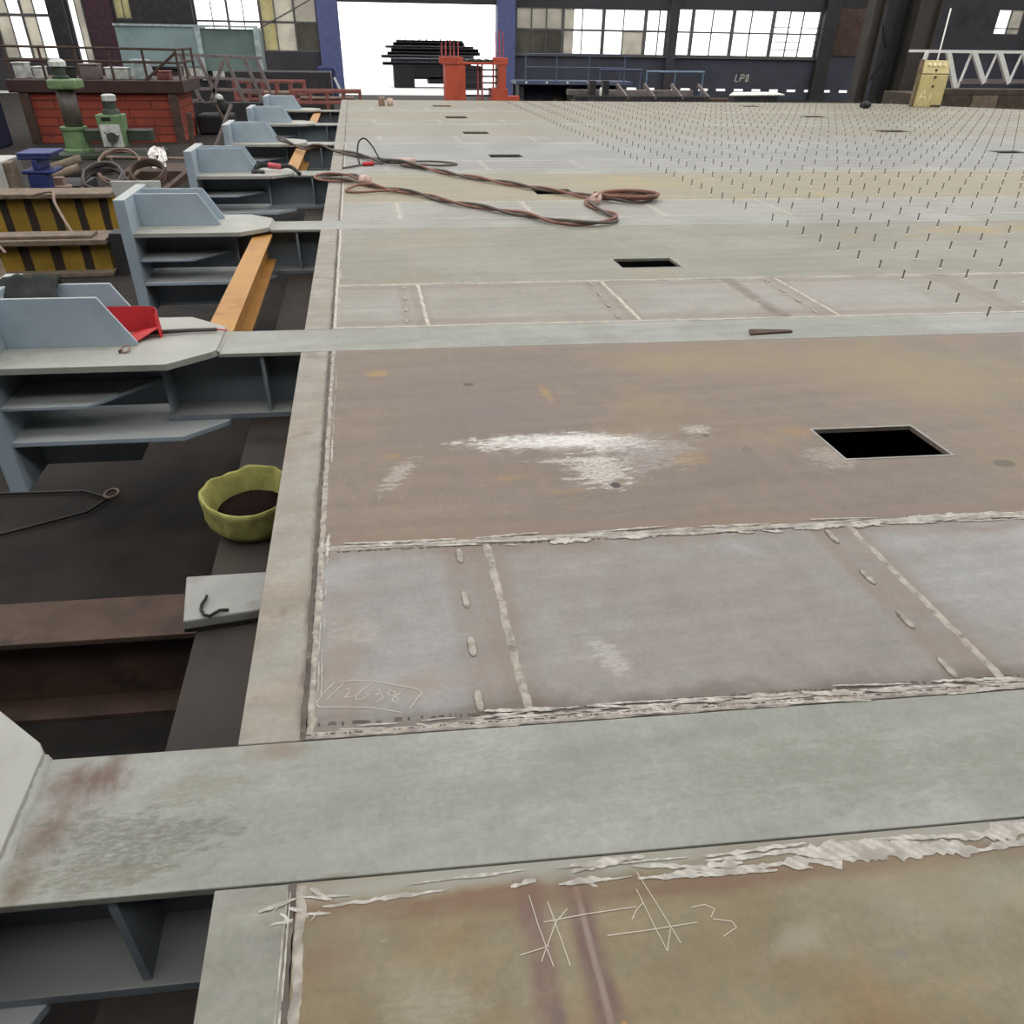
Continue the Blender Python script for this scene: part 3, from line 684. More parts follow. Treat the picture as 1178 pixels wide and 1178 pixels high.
m = MB(); ibeam_x(m, -3.6, -.83, 2.72, 3.02, FZ, -.70, k=.06)
tag(obj('steel_beam', m, M['rust'], bevel=.004), 'rusty brown beam on the floor between the two nearest brackets', 'steel beam')
m = MB(); m.prism([(-1.28, 3.7, FZ), (-1.12, 3.62, FZ), (-1.28, 3.2, FZ), (-1.5, 3.06, FZ)], (0, 0, .02)); tag(obj('scrap_plate', m, M['rust']), 'rusty scrap plate on the dark floor behind the rusty beam', 'scrap plate')
# white board with a black cable loop
t_ = thing('equipment_box', 'white box with a black cable loop on it, beside the deck edge', 'box', (-.62, 2.6, -.421))
m = MB(); m.prism([(-.845, 2.44, -.421), (-.50, 2.47, -.421), (-.50, 2.72, -.421), (-.885, 2.74, -.421)], (0, 0, .065)); obj('case', m, M['casegrey'], t_, bevel=.008)
m = MB(); m.prism([(-.848, 2.435, -.408), (-.50, 2.465, -.408), (-.50, 2.47, -.408), (-.846, 2.44, -.408)], (0, 0, .012)); obj('edge_strip', m, M['wire'], t_)
cp = [GP(220 + a / 5.611, 540 + b / 5.611, -.345) for a, b in [(100, 815), (90, 840), (68, 868), (62, 905), (85, 940), (120, 945), (155, 925), (185, 908), (240, 907)]]
m = MB(); m.tube(cp, .0065, 6); obj('cable_loop', m, M['wire'], t_, smooth=True)
# yellow sack, its mouth rolled open, standing on the girder
def sack():
    root = thing('cloth_sack', 'open yellow cloth sack with a folded rim beside the deck edge', 'sack', (-.66, 3.2, -.421))
    r = random.Random(4); m = MB(); seg = 72; cx, cy = -.655, 3.2; V = []
    prof = [(.80, -.421), (.95, -.39), (1.0, -.34), (1.0, -.30), (1.03, -.265), (1.05, -.24), (1.035, -.222), (1.0, -.218), (.965, -.228), (.93, -.26), (.89, -.30), (.85, -.34), (.8, -.37), (.2, -.38)]
    amp = [(k, r.uniform(.25, 1.) / k ** .55, r.uniform(0, 6.28), r.uniform(-.5, .5)) for k in (2, 3, 5, 7, 9, 12, 15)]
    for pi, (f, z) in enumerate(prof):
        for kk in range(seg):
            a = 2 * math.pi * kk / seg; ph = sum(g * math.sin(k * a + o + d * pi) for k, g, o, d in amp)
            ph = max(-1.2, min(1.2, ph)) * (1. if pi > 1 else .4)
            e = 1. + .16 * max(0, -math.cos(a)) ** 6          # drawn out to a corner on the left
            rx = .19 * f * e * (1 + .05 * ph); ry = .185 * f * (1 + .05 * ph)
            px = cx + math.cos(a) * rx; py = cy + math.sin(a) * ry
            V.append((px, py, max(-.421, z + (.008 * ph + .03 * math.sin(a) if z > -.36 else 0))))
    n = len(prof); F = []
    for i in range(n - 1):
        for kk in range(seg):
            l = (kk + 1) % seg; F.append((i * seg + kk, i * seg + l, (i + 1) * seg + l, (i + 1) * seg + kk))
    F.append(tuple(range(seg - 1, -1, -1))); F.append(tuple((n - 1) * seg + k for k in range(seg)))
    m.add(V, F); obj('sack_cloth', m, M['bagcloth'], root, smooth=True)
    m = MB(); m.lathe((cx, cy, -.375), [(.155, 0), (.16, .06), (.12, .085), (.02, .09)], 18); obj('hollow_shade', m, M['hollow'], root, smooth=True)  # near-black filler standing in for the shade inside the sack
sack()
# hose with an end ring on the pit floor
m = MB(); m.tube([(-3.0, 4.35, FZ + .02), (-2.4, 4.6, FZ + .02), (-2.05, 4.75, FZ + .02), (-1.95, 4.92, FZ + .02), (-2.15, 5.05, FZ + .02), (-2.7, 5.1, FZ + .02), (-3.3, 5.0, FZ + .02)], .010, 6)
rg = [(-1.93 + .045 * math.cos(a * .5236), 4.93 + .06 * math.sin(a * .5236), FZ + .05) for a in range(12)]
rt = thing('rope', 'dark rope with a pale metal ring lying on the pit floor', 'rope', (-2.2, 4.8, FZ)); obj('cord', m, M['wire'], rt, smooth=True)
m = MB(); m.tube(rg, .010, 6, closed=True); obj('ring', m, M['pipe'], rt, smooth=True)

# ochre braces between crossbeams
for y0, y1, lab in ((CY(1) + .27, CY(2) - .05, 'ochre-yellow steel brace between the two clearest blue-grey brackets'), (CY(3) + .26, CY(4) - .05, 'short-looking ochre brace just below the torch, beside the hose end'), (CY(5) + .26, CY(6) - .05, 'farthest ochre brace, next to the last bracket but one')):
    rt = thing('brace', lab, 'steel brace', (-1.0, y0 + .1, -.3), 'ochre braces')
    k = .0
    m = MB(); m.box(-1.095, -.92, y0 + .1, y1 + .08, -.062, -.04); obj('top_flange', m, M['strut'], rt, bevel=.003)
    m = MB(); m.box(-1.018, -.998, y0 + .1, y1 + .02, -.28, -.062); obj('web', m, M['strut'], rt)
    m = MB(); m.box(-1.095, -.92, y0 + .1, y1 - .06, -.302, -.28); obj('bottom_flange', m, M['strut'], rt, bevel=.003)

# ------------------------------------------------------------------ small things lying on the deck and brackets
ZB = .029   # top of a bracket plate
def BK(n, x, y, z): c = CY(n); return (x, c + y - K(c) * x, z)
# red scoop-like welding shield
rt = thing('welding_shield', 'red curved welding shield lying behind the upright plate of a bracket', 'welding shield', BK(1, -1.5, .1, ZB))
m = MB(); V = []; N = 14; Lq = 8
P0 = Vector(BK(1, -1.62, .02, ZB)); 
for i in range(Lq + 1):
    f = i / Lq; x = -1.70 + .38 * f
    for j in range(N + 1):
        a = math.pi * (.0 + 1.0 * j / N)
        yy = .06 - .11 * math.cos(a) * (1 - .15 * f); zz = ZB + .012 + .15 * (1 - .12 * f ** 3) * (math.sin(a) ** .6)
        V.append(BK(1, x + .03 * math.sin(a), yy, zz))
F = [(i * (N + 1) + j, i * (N + 1) + j + 1, (i + 1) * (N + 1) + j + 1, (i + 1) * (N + 1) + j) for i in range(Lq) for j in range(N)]
# shield body: a half shell standing open towards the camera, with a folded lip in front
V2 = []; V2f = []
def shell(pts_a, pts_b, th, mb):
    n = len(pts_a); 
    for i in range(n - 1):
        a, b, c, d = map(Vector, (pts_a[i], pts_a[i + 1], pts_b[i + 1], pts_b[i])); nn = (b - a).cross(d - a).normalized() * th
        mb.add([a, b, c, d, a + nn, b + nn, c + nn, d + nn], [(3, 2, 1, 0), (4, 5, 6, 7), (0, 1, 5, 4), (1, 2, 6, 5), (2, 3, 7, 6), (3, 0, 4, 7)])
m = MB(); base = []; top = []
for i in range(15):
    f = i / 14
    if f < .6: x = -1.75 + .37 * f / .6; y = .165
    else: a = (f - .6) / .4 * math.pi * .62; x = -1.38 + .095 * math.sin(a); y = .07 + .095 * math.cos(a)
    base.append(BK(1, x, y - .02, ZB + .002)); top.append(BK(1, x - .01, y, ZB + .155 - .02 * max(0, f - .8) * 5))
shell(base, top, .004, m); obj('shell', m, M['redplastic'], rt)
m = MB(); m.prism([BK(1, -1.56, -.03, ZB + .004), BK(1, -1.42, -.07, ZB + .004), BK(1, -1.285, .06, ZB + .06), BK(1, -1.40, .10, ZB + .03)], (0, 0, .004)); obj('lip', m, M['redplastic'], rt)
m = MB(); m.prism([BK(1, -1.75, .13, ZB + .001), BK(1, -1.60, -.015, ZB + .001), BK(1, -1.43, .02, ZB + .001), BK(1, -1.38, .10, ZB + .001)], (0, 0, .004)); obj('floor_flap', m, M['redplastic'], rt)
m = MB(); m.tube([BK(1, -1.40, .06, ZB + .02), BK(1, -1.15, .1, ZB + .018), BK(1, -.975, .105, ZB + .018)], [.014, .013, .012], 8)
rt = thing('chipping_rod', 'dark steel rod lying on the bracket plate beside the red shield', 'steel rod', BK(1, -1.2, .1, ZB)); obj('rod', m, M['rodsteel'], rt, smooth=True)
m = MB(); m.tube([BK(1, -.975, .105, ZB + .018), BK(1, -.94, .10, ZB + .016), BK(1, -.915, .11, ZB + .006)], .005, 6); obj('tip', m, M['redplastic'], rt, smooth=True)
# small shackle
m = MB(); q = [BK(1, -1.44 + .022 * math.cos(a * .5236), -.20 + .03 * math.sin(a * .5236), ZB + .016 + .010 * math.sin(a * .5236)) for a in range(12)]; m.tube(q, .006, 6, closed=True)
rt = thing('metal_ring', 'small rusty ring on the front edge of the bracket with the red shield', 'ring', BK(1, -1.44, -.2, ZB)); obj('loop', m, M['pipe'], rt, smooth=True)
m = MB(); m.beam(BK(1, -1.475, -.225, ZB + .008), BK(1, -1.455, -.215, ZB + .012), .014, .014); obj('pin', m, M['rust'], rt)
# dark cloth draped over the upright plate of bracket 1
rt = thing('rag', 'dark rag draped over the rear upright plate at the left edge', 'rag', BK(1, -1.95, .2, .315))
m = MB(); nx, ny = 14, 12; V = []; r = random.Random(3)
for i in range(nx + 1):
    for j in range(ny + 1):
        x = -2.16 + .32 * i / nx; s = (j / ny - .5) * .34; h = .352 - abs(s) * .55 + .012 * math.sin(i * 1.1 + j * .6) + r.uniform(-.005, .005)
        if abs(s) > .1: h -= (abs(s) - .1) * .5
        V.append(BK(1, x + .012 * math.sin(j * 1.3), .20 + s * .85, min(h, .36) - .04 * max(0, (i - 11) / 3) * 0 + (.02 if abs(s) < .03 else 0)))
F = [(i * (ny + 1) + j, (i + 1) * (ny + 1) + j, (i + 1) * (ny + 1) + j + 1, i * (ny + 1) + j + 1) for i in range(nx) for j in range(ny)]
m.add(V, F); o = obj('cloth', m, M['darkcloth'], rt, smooth=True); sd = o.modifiers.new('thick', 'SOLIDIFY'); sd.thickness = .012
# wedge
m = MB(); m.prism([(2.37, 4.335, .001), (2.40, 4.42, .001), (2.44, 4.42, .001), (2.67, 4.375, .001), (2.67, 4.345, .001)], (0, 0, .012))
tag(obj('wedge', m, M['rust'], bevel=.002), 'small dark steel wedge on the second flange strip, right of centre', 'wedge')

# gas hoses: twin lines, red and dark, twisted round each other
def smooth_path(pts, n=8):
    pts = [Vector(p) for p in pts]; out = []
    for i in range(len(pts) - 1):
        p0 = pts[max(i - 1, 0)]; p1 = pts[i]; p2 = pts[i + 1]; p3 = pts[min(i + 2, len(pts) - 1)]
        for k in range(n):
            t = k / n; out.append(.5 * ((2 * p1) + (p2 - p0) * t + (2 * p0 - 5 * p1 + 4 * p2 - p3) * t * t + (3 * p1 - p0 - 3 * p2 + p3) * t ** 3))
    out.append(pts[-1]); return out
def twin(root, path, r, names, twist=5.):
    P = smooth_path(path); 
    for w, (nm, mt) in enumerate(names):
        q = []; L = 0
        for i, p in enumerate(P):
            if i: L += (p - P[i - 1]).length
            t = (P[min(i + 1, len(P) - 1)] - P[max(i - 1, 0)]); s = Vector((-t.y, t.x, 0)).normalized(); a = L * twist + w * math.pi
            q.append(p + s * math.cos(a) * r * 1.3 + Vector((0, 0, math.sin(a) * r * 1.05 + r * .1)))
        m = MB(); m.tube(q, r, 7); obj(nm, m, M[mt], root, smooth=True)
HZ = .045
hose = [(.55, 11.83), (.788, 11.6), (1.262, 10.82), (1.707, 10.25), (2.118, 9.716), (2.499, 9.224), (2.717, 9.0), (3.018, 8.794), (3.28, 8.87), (3.371, 9.1), (3.155, 9.3), (2.818, 9.2), (2.6, 9.0), (2.471, 8.742), (2.50, 8.349), (2.564, 7.953), (2.465, 7.745), (2.158, 7.648), (1.852, 7.808), (1.699, 8.074), (1.461, 8.325), (1.282, 8.563), (.891, 8.988), (.628, 9.476), (.256, 9.871), (-.139, 10.45), (-.515, 10.603), (-.605, 10.797), (-.442, 11.0), (-.139, 10.899), (-.02, 10.45), (.05, 10.2)]
rt = thing('gas_hose', 'twin red and dark gas hose lying in a long loop across the deck', 'hose', (2.5, 9, 0))
twin(rt, [(x, y, HZ - .012) for x, y in hose], .016, (('red_hose', 'hosered'), ('dark_hose', 'hosedark')))
m = MB(); m.tube(smooth_path([(2.55, 8.72, .09), (2.7, 8.95, .1), (2.95, 9.25, .07), (3.25, 9.22, .07), (3.4, 9.0, .07), (3.2, 8.78, .08), (2.8, 8.83, .08), (2.6, 8.95, .1)]), .02, 7); obj('coil', m, M['hosered'], rt, smooth=True)
m = MB(); m.tube([(2.52, 8.74, .05), (2.62, 8.86, .06)], .06, 8); obj('tape', m, M['tape'], rt, smooth=True)
m = MB(); m.tube([(-.03, 10.42, .05), (.05, 10.33, .06)], .06, 8); obj('tape', m, M['tape'], rt, smooth=True)
m = MB(); m.tube(smooth_path([(.45, 9.72, .04), (.2, 9.72, .03), (-.1, 9.72, .02), (-.23, 9.85, .02), (-.1, 10.15, .03), (.1, 10.1, .05)]), .015, 6); obj('torch_lead', m, M['hosered'], rt, smooth=True)

rt = thing('cable', 'dark welding cable running from a bracket to the hose bundle on the deck', 'cable', (0, 12.5, 0))
cb = [(-1.458, 15.0, .08), (-1.172, 14.35, .05), (-.9, 13.75, .04), (-.75, 13.45, .10), (-.6, 13.42, .10), (-.42, 13.3, .05), (-.186, 13.069, .04), (.11, 12.552, .04), (.32, 12.1, .05), (.567, 11.9, .06), (.826, 11.55, .05)]
twin(rt, cb, .019, (('cable_sheath', 'hosedark'), ('cable_sheath', 'hosedark')), 3.)
m = MB(); m.tube(smooth_path([(-.05, 12.1, .02), (-.065, 12.3, .14), (-.03, 12.45, .27), (.06, 12.45, .31), (.16, 12.3, .22), (.26, 12.1, .07), (.4, 12.0, .06)]), .012, 6); obj('loop', m, M['wire'], rt, smooth=True)
m = MB(); m.tube(smooth_path([(-.275, 11.674, .02), (.004, 11.98, .02), (.259, 12.031, .03), (.586, 12.1, .04), (1.084, 12.256, .02), (1.36, 11.963, .02), (1.1, 11.83, .02), (.8, 11.9, .03)]), .014, 6); obj('lead', m, M['hosedark'], rt, smooth=True)
m = MB(); m.tube([(.0, 11.98, .025), (.15, 12.02, .03)], .03, 8); obj('plug', m, M['redplastic'], rt, smooth=True)
m = MB(); m.tube([(.52, 11.97, .06), (.75, 12.0, .06)], .045, 8); obj('tape', m, M['tape'], rt, smooth=True)

# gouging torch on bracket 3
rt = thing('torch', 'welding torch with a red handle and dark lead lying on a far bracket', 'torch', BK(3, -1.25, -.1, ZB))
T = lambda x, y, z: BK(3, x, y, z)
m = MB(); m.tube([T(-1.25, -.02, .10), T(-1.08, -.06, .085)], [.04, .034], 10); obj('handle', m, M['pink'], rt, smooth=True)
m = MB(); m.tube([T(-1.42, -.18, .05), T(-1.40, -.08, .09), T(-1.33, -.02, .11), T(-1.25, -.02, .10)], [.03, .035, .04, .03], 8); obj('head', m, M['darkcloth'], rt, smooth=True)
m = MB(); m.tube([T(-1.46, -.22, ZB + .02), T(-1.36, -.2, ZB + .02), T(-1.30, -.25, ZB + .02)], .025, 8); obj('clamp', m, M['rodsteel'], rt, smooth=True)
m = MB(); m.tube(smooth_path([T(-1.08, -.06, .085), T(-1.0, -.08, .10), T(-.92, -.10, .07), T(-.84, -.2, .015)]), .026, 8); obj('lead', m, M['wire'], rt, smooth=True)

# far bits on the deck
m = MB(); m.lathe((14.7, 22.75, .002 ), [(.10, 0), (.16, .04), (.16, .12), (.08, .16), (.03, .2)], 10); tag(obj('cable_knot', m, M['black'], smooth=True), 'small dark lump on the far deck in front of the columns', 'lump')
m = MB(); m.box(.55, .72, 23.1, 23.25, .001, .2); tag(obj('pipe_offcut', m, M['pipe'], bevel=.02), 'small brown block on the far left deck', 'offcut')
m = MB(); m.lathe((.86, 23.2, .001), [(.08, 0), (.08, .16), (.05, .17)], 12); tag(obj('paint_tin', m, M['tape'], smooth=True), 'small pale tin on the far left deck beside the brown block', 'tin')

# ------------------------------------------------------------------ left yard: striped beams, drill, scrap
def stripes():
    t = NT('hazard_stripes'); X, Y, Z = t.xyz(t.pos())
    n = t.noise(t.pos(), 1.7, 4.)
    d = t.math('PINGPONG', t.math('ADD', X, t.math('MULTIPLY', t.noise(t.pos(), .9, 1.), .12)), .185)
    f = t.ramp(d, .055, .07)
    col = t.mix(f, lin((54, 44, 36)), t.mix(t.ramp(n, .4, .65), lin((178, 142, 48)), lin((150, 122, 44))))
    return t.bsdf(col, .6)
M['yellow'] = stripes()
for (y, x1, zt, lab) in ((13.7, -3.95, -.56, 'yellow and black striped beam lying behind, with pale top flange'), (11.2, -3.42, -.72, 'yellow and black striped beam lying in front, nearer the bracket')):
    rt = thing('striped_beam', lab, 'steel beam', (-6, y, FZ), 'hazard striped beams')
    m = MB(); m.box(-10.5, x1, y - .28, y + .3, zt - .07, zt, .02); obj('top_flange', m, M['wood'], rt, bevel=.01)
    m = MB(); m.box(-10.5, x1 - .03, y - .12, y + .1, FZ + .06, zt - .07, .02); obj('web', m, M['yellow'], rt)
    m = MB(); m.box(-10.5, x1, y - .28, y + .3, FZ, FZ + .06, .02); obj('bottom_flange', m, M['wood'], rt, bevel=.01)
m = MB(); m.box(-10.5, -3.6, 11.0, 11.3, -.718, -.68, .02); tag(obj('timber_plank', m, M['wood'], bevel=.005), 'grey plank lying along the top of the nearer striped beam', 'plank')
m = MB(); m.box(-3.38, -3.16, 11.05, 11.35, FZ, -.66); tag(obj('end_block', m, M['darksteel'], bevel=.01), 'dark block standing at the right end of the nearer striped beam', 'block')
m = MB(); m.beam((-4.38, 9.9, FZ), (-4.55, 10.2, -.62), .26, .08); tag(obj('wooden_post', m, M['wood'], bevel=.01), 'short brown post leaning in front of the nearer striped beam', 'post')
P = smooth_path([(-5.0, 13.3, -.54), (-4.72, 13.35, -.5), (-4.6, 13.0, -.62), (-4.2, 12.3, -.95), (-3.9, 12.2, -1.05), (-3.55, 12.3, -.95), (-3.3, 12.4, -.98)])
m = MB(); m.tube(P, .022, 6); tag(obj('hose', m, M['pipe'], smooth=True), 'thin brown hose hanging over the striped beams', 'hose')
P = smooth_path([(-5.7, 13.38, -.5), (-5.45, 13.3, -.5), (-5.42, 12.7, -.66), (-5.5, 11.8, -.655), (-5.35, 11.2, -.655), (-4.7, 10.8, -.68), (-4.45, 10.5, -.75)])
m = MB(); m.tube(P, .02, 6); tag(obj('hose', m, M['pipe'], smooth=True), 'thin pale hose at the left edge over both striped beams', 'hose')
# bucket and box between brackets
m = MB(); m.lathe((-1.75, 6.9, FZ), [(.16, 0), (.2, .42), (.21, .43), (.19, .43), (.15, .05)], 18)
rt = thing('bucket', 'pale blue bucket with a dark handle behind the red shield bracket', 'bucket', (-1.75, 6.9, FZ)); obj('pail', m, M['railblue'], rt, smooth=True)
m = MB(); m.tube([(-1.95, 6.9, FZ + .42), (-1.88, 6.85, FZ + .55), (-1.75, 6.8, FZ + .6), (-1.62, 6.85, FZ + .55), (-1.55, 6.9, FZ + .42)], .012, 6); obj('handle', m, M['wire'], rt, smooth=True)
for i in range(3):
    m = MB(); m.box(-1.45, -1.02, 6.8, 7.2, FZ + .12 * i, FZ + .12 * i + .085); tag(obj('black_slab', m, M['black'], bevel=.006), ('dark slab on the floor, lowest of three beside the ochre brace', 'dark slab in the middle of the stack beside the ochre brace', 'top dark slab of the stack beside the ochre brace')[i], 'steel slab', 'dark slabs beside the brace')
    if i < 2:
        m = MB(); m.box(-1.42, -1.36, 6.85, 7.15, FZ + .12 * i + .085, FZ + .12 * i + .12); m.box(-1.1, -1.04, 6.85, 7.15, FZ + .12 * i + .085, FZ + .12 * i + .12); o = obj('spacer', m, M['wood'], bpy.data.objects['black_slab' if i == 0 else 'black_slab.%03d' % i])

# radial drill
rt = thing('radial_drill', 'green radial drilling machine in front of the red brick oven', 'drilling machine', (-7.3, 23.2, FZ))
Yd = 23.2
m = MB(); m.box(-8.2, -5.2, Yd - .7, Yd + .7, FZ, FZ + .12); obj('base', m, M['dkgreen'], rt, bevel=.02)
m = MB(); m.lathe((-7.25, Yd, FZ + .12), [(.34, 0), (.34, .05), (.30, .08), (.29, .48), (.32, .52), (.32, .58)], 20); obj('sleeve', m, M['green'], rt, smooth=False)
m = MB(); m.lathe((-7.22, Yd, -.55), [(.22, 0), (.22, .92)], 18); obj('column', m, M['column'], rt, smooth=True)
m = MB(); m.box(-7.5, -6.83, Yd - .35, Yd + .35, .34, .56); obj('column_cap', m, M['green'], rt, bevel=.04)
m = MB(); m.lathe((-7.24, Yd, .56), [(.2, 0), (.2, .06), (.15, .08), (.15, .24), (.1, .3)], 14); obj('lift_motor', m, M['dkgreen'], rt)
m = MB(); m.lathe((-7.24, Yd, .83), [(.2, 0), (.2, .1), (.12, .16)], 14); obj('motor_cover', m, M['panelwhite'], rt)
m = MB(); m.box(-7.0, -5.35, Yd - .16, Yd + .16, -.84, -.56); m.box(-7.0, -5.4, Yd - .18, Yd + .1, -.62, -.57); obj('arm', m, M['dkgreen'], rt, bevel=.05)
m = MB(); m.prism([(-6.56, Yd - .42, -.2), (-5.92, Yd - .42, -.2), (-5.98, Yd - .42, -.95), (-6.52, Yd - .42, -.95)], (0, .5, 0)); dh = obj('drill_head', m, M['green'], rt, bevel=.03)
m = MB(); m.box(-6.5, -6.02, Yd - .435, Yd - .42, -.93, -.42); obj('face_plate', m, M['panelwhite'], dh, bevel=.005)
m = MB(); m.tube([(-6.25, Yd - .44, -.72), (-6.25, Yd - .5, -.72)], .13, 14); [m.beam((-6.25, Yd - .48, -.72), (-6.25 + .2 * math.cos(a), Yd - .5, -.72 + .2 * math.sin(a)), .03, .03) for a in (.3, 2.4, 4.5)]; obj('feed_wheel', m, M['rodsteel'], dh)
m = MB(); m.box(-6.42, -6.2, Yd - .432, Yd - .42, -.34, -.26); obj('nameplate', m, M['black'], dh)
m = MB(); m.lathe((-6.2, Yd - .2, -.2), [(.22, 0), (.2, .1), (.15, .12), (.15, .3)], 14); obj('spindle_motor', m, M['dkgreen'], dh)
m = MB(); m.lathe((-6.18, Yd - .2, .1), [(.17, 0), (.17, .12), (.1, .15)], 14); obj('motor_cap', m, M['panelwhite'], rt)
m = MB(); m.lathe((-6.12, Yd - .2, -1.08), [(.03, 0), (.05, .14)], 10); obj('spindle', m, M['rodsteel'], dh)

# red oven / pit furnace with a platform and railing
rt = thing('brick_oven', 'long red brick oven with a brown slab top and a railing above', 'oven', (-7.2, 26.7, FZ))
m = MB(); m.box(-9.1, -5.2, 26.1, 28.6, FZ, .09); obj('body', m, M['brick'], rt)
m = MB(); m.box(-9.55, -4.9, 25.95, 28.8, .09, .41); obj('top_slab', m, M['brown'], rt, bevel=.02)
for x in (-9.2, -5.25): m = MB(); m.box(x - .12, x + .12, 25.98, 26.1, FZ, .09); obj('corner_post', m, M['rust'], rt)
m = MB(); z = .41
for zz in (.88, 1.2): m.tube([(-9.5, 26.05, zz), (-4.95, 26.05, zz - .03)], .035, 6); m.tube([(-4.95, 26.05, zz - .03), (-4.95, 28.6, zz - .03)], .035, 6)
for i in range(6): x = -9.4 + i * .89; m.tube([(x, 26.05, z), (x, 26.05, 1.2)], .035, 6)
for yy in (27.2, 28.5): m.tube([(-4.95, yy, z), (-4.95, yy, 1.17)], .035, 6)
m.tube([(-5.9, 26.05, z), (-4.95, 26.05, 1.1)], .04, 6); obj('railing', m, M['rust'], rt)
GO = [(-9.3, .3, .4, 'panelwhite', 'pale box'), (-8.85, .22, .3, 'panelwhite', 'small pale box'), (-8.12, .3, .3, 'darkcloth', 'dark bundle'), (-7.5, .5, .38, 'greyframe', 'grey crate'), (-6.75, .6, .3, 'panelwhite', 'wide pale crate'), (-6.1, .4, .5, 'tealpost', 'tall pale crate'), (-5.5, .35, .22, 'redframe', 'reddish block')]
for (x, wd, h, mt, nm) in GO:
    rt2 = thing('crate', nm + ' on the brick oven, ' + {-9.3: 'at the far left', -8.85: 'second from the left', -8.12: 'just left of the drill column', -7.5: 'right of the drill column', -6.75: 'near the middle', -6.1: 'right of the middle', -5.5: 'at the right end'}[x], 'crate', (x, 26.8, .41), 'goods on the brick oven')
    m = MB(); m.box(x - wd / 2, x + wd / 2, 26.5, 27.0, .41, .41 + h * .9); obj('body', m, M[mt], rt2, bevel=.02)
    m = MB(); m.box(x - wd / 2 - .02, x + wd / 2 + .02, 26.48, 27.02, .41 + h * .9, .41 + h); obj('lid', m, M[mt], rt2, bevel=.01)

# scrap in front of the drill
m = MB(); ibeam_y(m, -6.07, -5.55, 15.98, 16.6, -.62, -.32, .06, .1); m.box(-6.0, -5.68, 16.0, 16.3, FZ, -.62)
rt = thing('machine_stand', 'blue steel stand behind the striped beams at far left', 'stand', (-5.84, 16.1, FZ)); obj('body', m, M['blue'], rt, bevel=.02)
m = MB(); m.box(-6.07, -5.5, 15.97, 16.7, -.32, -.27); obj('table', m, M['blue'], rt, bevel=.01)
rt = thing('cabinet', 'white cabinet with a grey side at the far left edge', 'cabinet', (-6.5, 15.8, FZ))
m = MB(); m.box(-7.2, -6.21, 15.6, 16.5, FZ, -.36); obj('body', m, M['white'], rt, bevel=.02)
m = MB(); m.box(-6.20, -6.09, 15.65, 15.95, FZ, -.38); obj('side_panel', m, M['wood'], rt, bevel=.01)
for i, (dy, dz, lab) in enumerate(((0, 0, 'grey pipe, upper of two lying on the blue stand end'), (-.25, -.14, 'grey pipe, lower of two beside the blue stand'))):
    m = MB(); m.tube([(-6.3, 17.9 + dy, -.80 + dz), (-5.7, 18.2 + dy, -.64 + dz)], .085, 12); tag(obj('pipe', m, M['wood'], smooth=True), lab, 'pipe', 'grey pipes by the blue stand')
m = MB(); m.box(-6.4, -5.6, 17.4, 18.5, FZ, -1.04); tag(obj('pallet_block', m, M['darksteel']), 'dark block under the grey pipes', 'block')
def coil(x, y, r, n, mt, lab, z=FZ, tr=.03, tilt=.3):
    m = MB(); rr = random.Random(int(x * 100)); P = []
    for i in range(n * 16 + 1):
        a = i / 16 * 2 * math.pi; q = r * (1 + rr.uniform(-.06, .06)) * (1 - .02 * (i // 16)); P.append((x + q * math.cos(a), y + q * math.sin(a), z + tr + i / 16 * tr * 1.2 + (1 + math.sin(a)) * tilt * r))
    m.tube(P, tr, 6); tag(obj('wire_coil', m, M[mt], smooth=True), lab, 'coil')
coil(-5.05, 17.1, .40, 5, 'rodsteel', 'big dark wire coil lying behind the striped beams', tilt=.5)
coil(-4.45, 18.1, .36, 4, 'rust', 'rusty coil lying left of the blue-grey bracket', tilt=.5)
coil(-5.2, 18.9, .45, 3, 'pipe', 'loose brown coil lying below the drill head', tilt=.6, tr=.022)
m = MB(); m.lathe((-5.78, 16.9, FZ + .0), [(.18, 0), (.2, .25), (.12, .27), (.1, .4)], 8); tag(obj('flange_nut', m, M['pipe']), 'grey-brown fitting standing beside the dark wire coil', 'pipe fitting')
r = random.Random(8); m = MB(); V = []
for i in range(7):
    for j in range(6): V.append((-4.62 + i * .06 + r.uniform(-.03, .03), 19 + j * .05 + r.uniform(-.04, .04), -.92 + j * .08 + r.uniform(-.05, .05)))
m.add(V, [(i * 6 + j, (i + 1) * 6 + j, (i + 1) * 6 + j + 1, i * 6 + j + 1) for i in range(6) for j in range(5)])
tag(obj('foil_sheet', m, M['foil']), 'crumpled shiny foil sheet on the scrap left of the bracket', 'foil')
m = MB(); m.box(-5.2, -3.9, 18.9, 20.2, FZ, -.99); tag(obj('scrap_bin', m, M['rust']), 'dark rusty scrap box under the shiny foil', 'box')
m = MB(); m.lathe((-4.95, 18.3, FZ + .0), [(.02, 0), (.11, .02), (.12, .1), (.02, .12)], 12); tag(obj('white_disc', m, M['panelwhite']), 'small white disc among the coils', 'disc')
P = [(-5.6 + .1 * i, 20.4 + .05 * i, -.82 - .01 * i) for i in range(16)]
m = MB(); m.tube([(-5.9, 20.6, -.9), (-3.0, 20.6, -.98)], .03, 6); m.tube([(-5.8, 20.6, FZ), (-5.8, 20.6, -.9)], .03, 6); m.tube([(-3.1, 20.6, FZ), (-3.1, 20.6, -.98)], .03, 6); tag(obj('floor_rail', m, M['pipe']), 'thin low rail running in front of the red oven', 'rail')
m = MB(); m.box(-11.5, -8.9, 21.6, 22.2, FZ, -.55); tag(obj('machine_bed', m, M['black'], bevel=.03), 'dark machine bed at the far left, below the oven', 'machine bed')
rt = thing('machine', 'dark blue machine at the left edge beside the red oven', 'machine', (-10.4, 25, FZ))
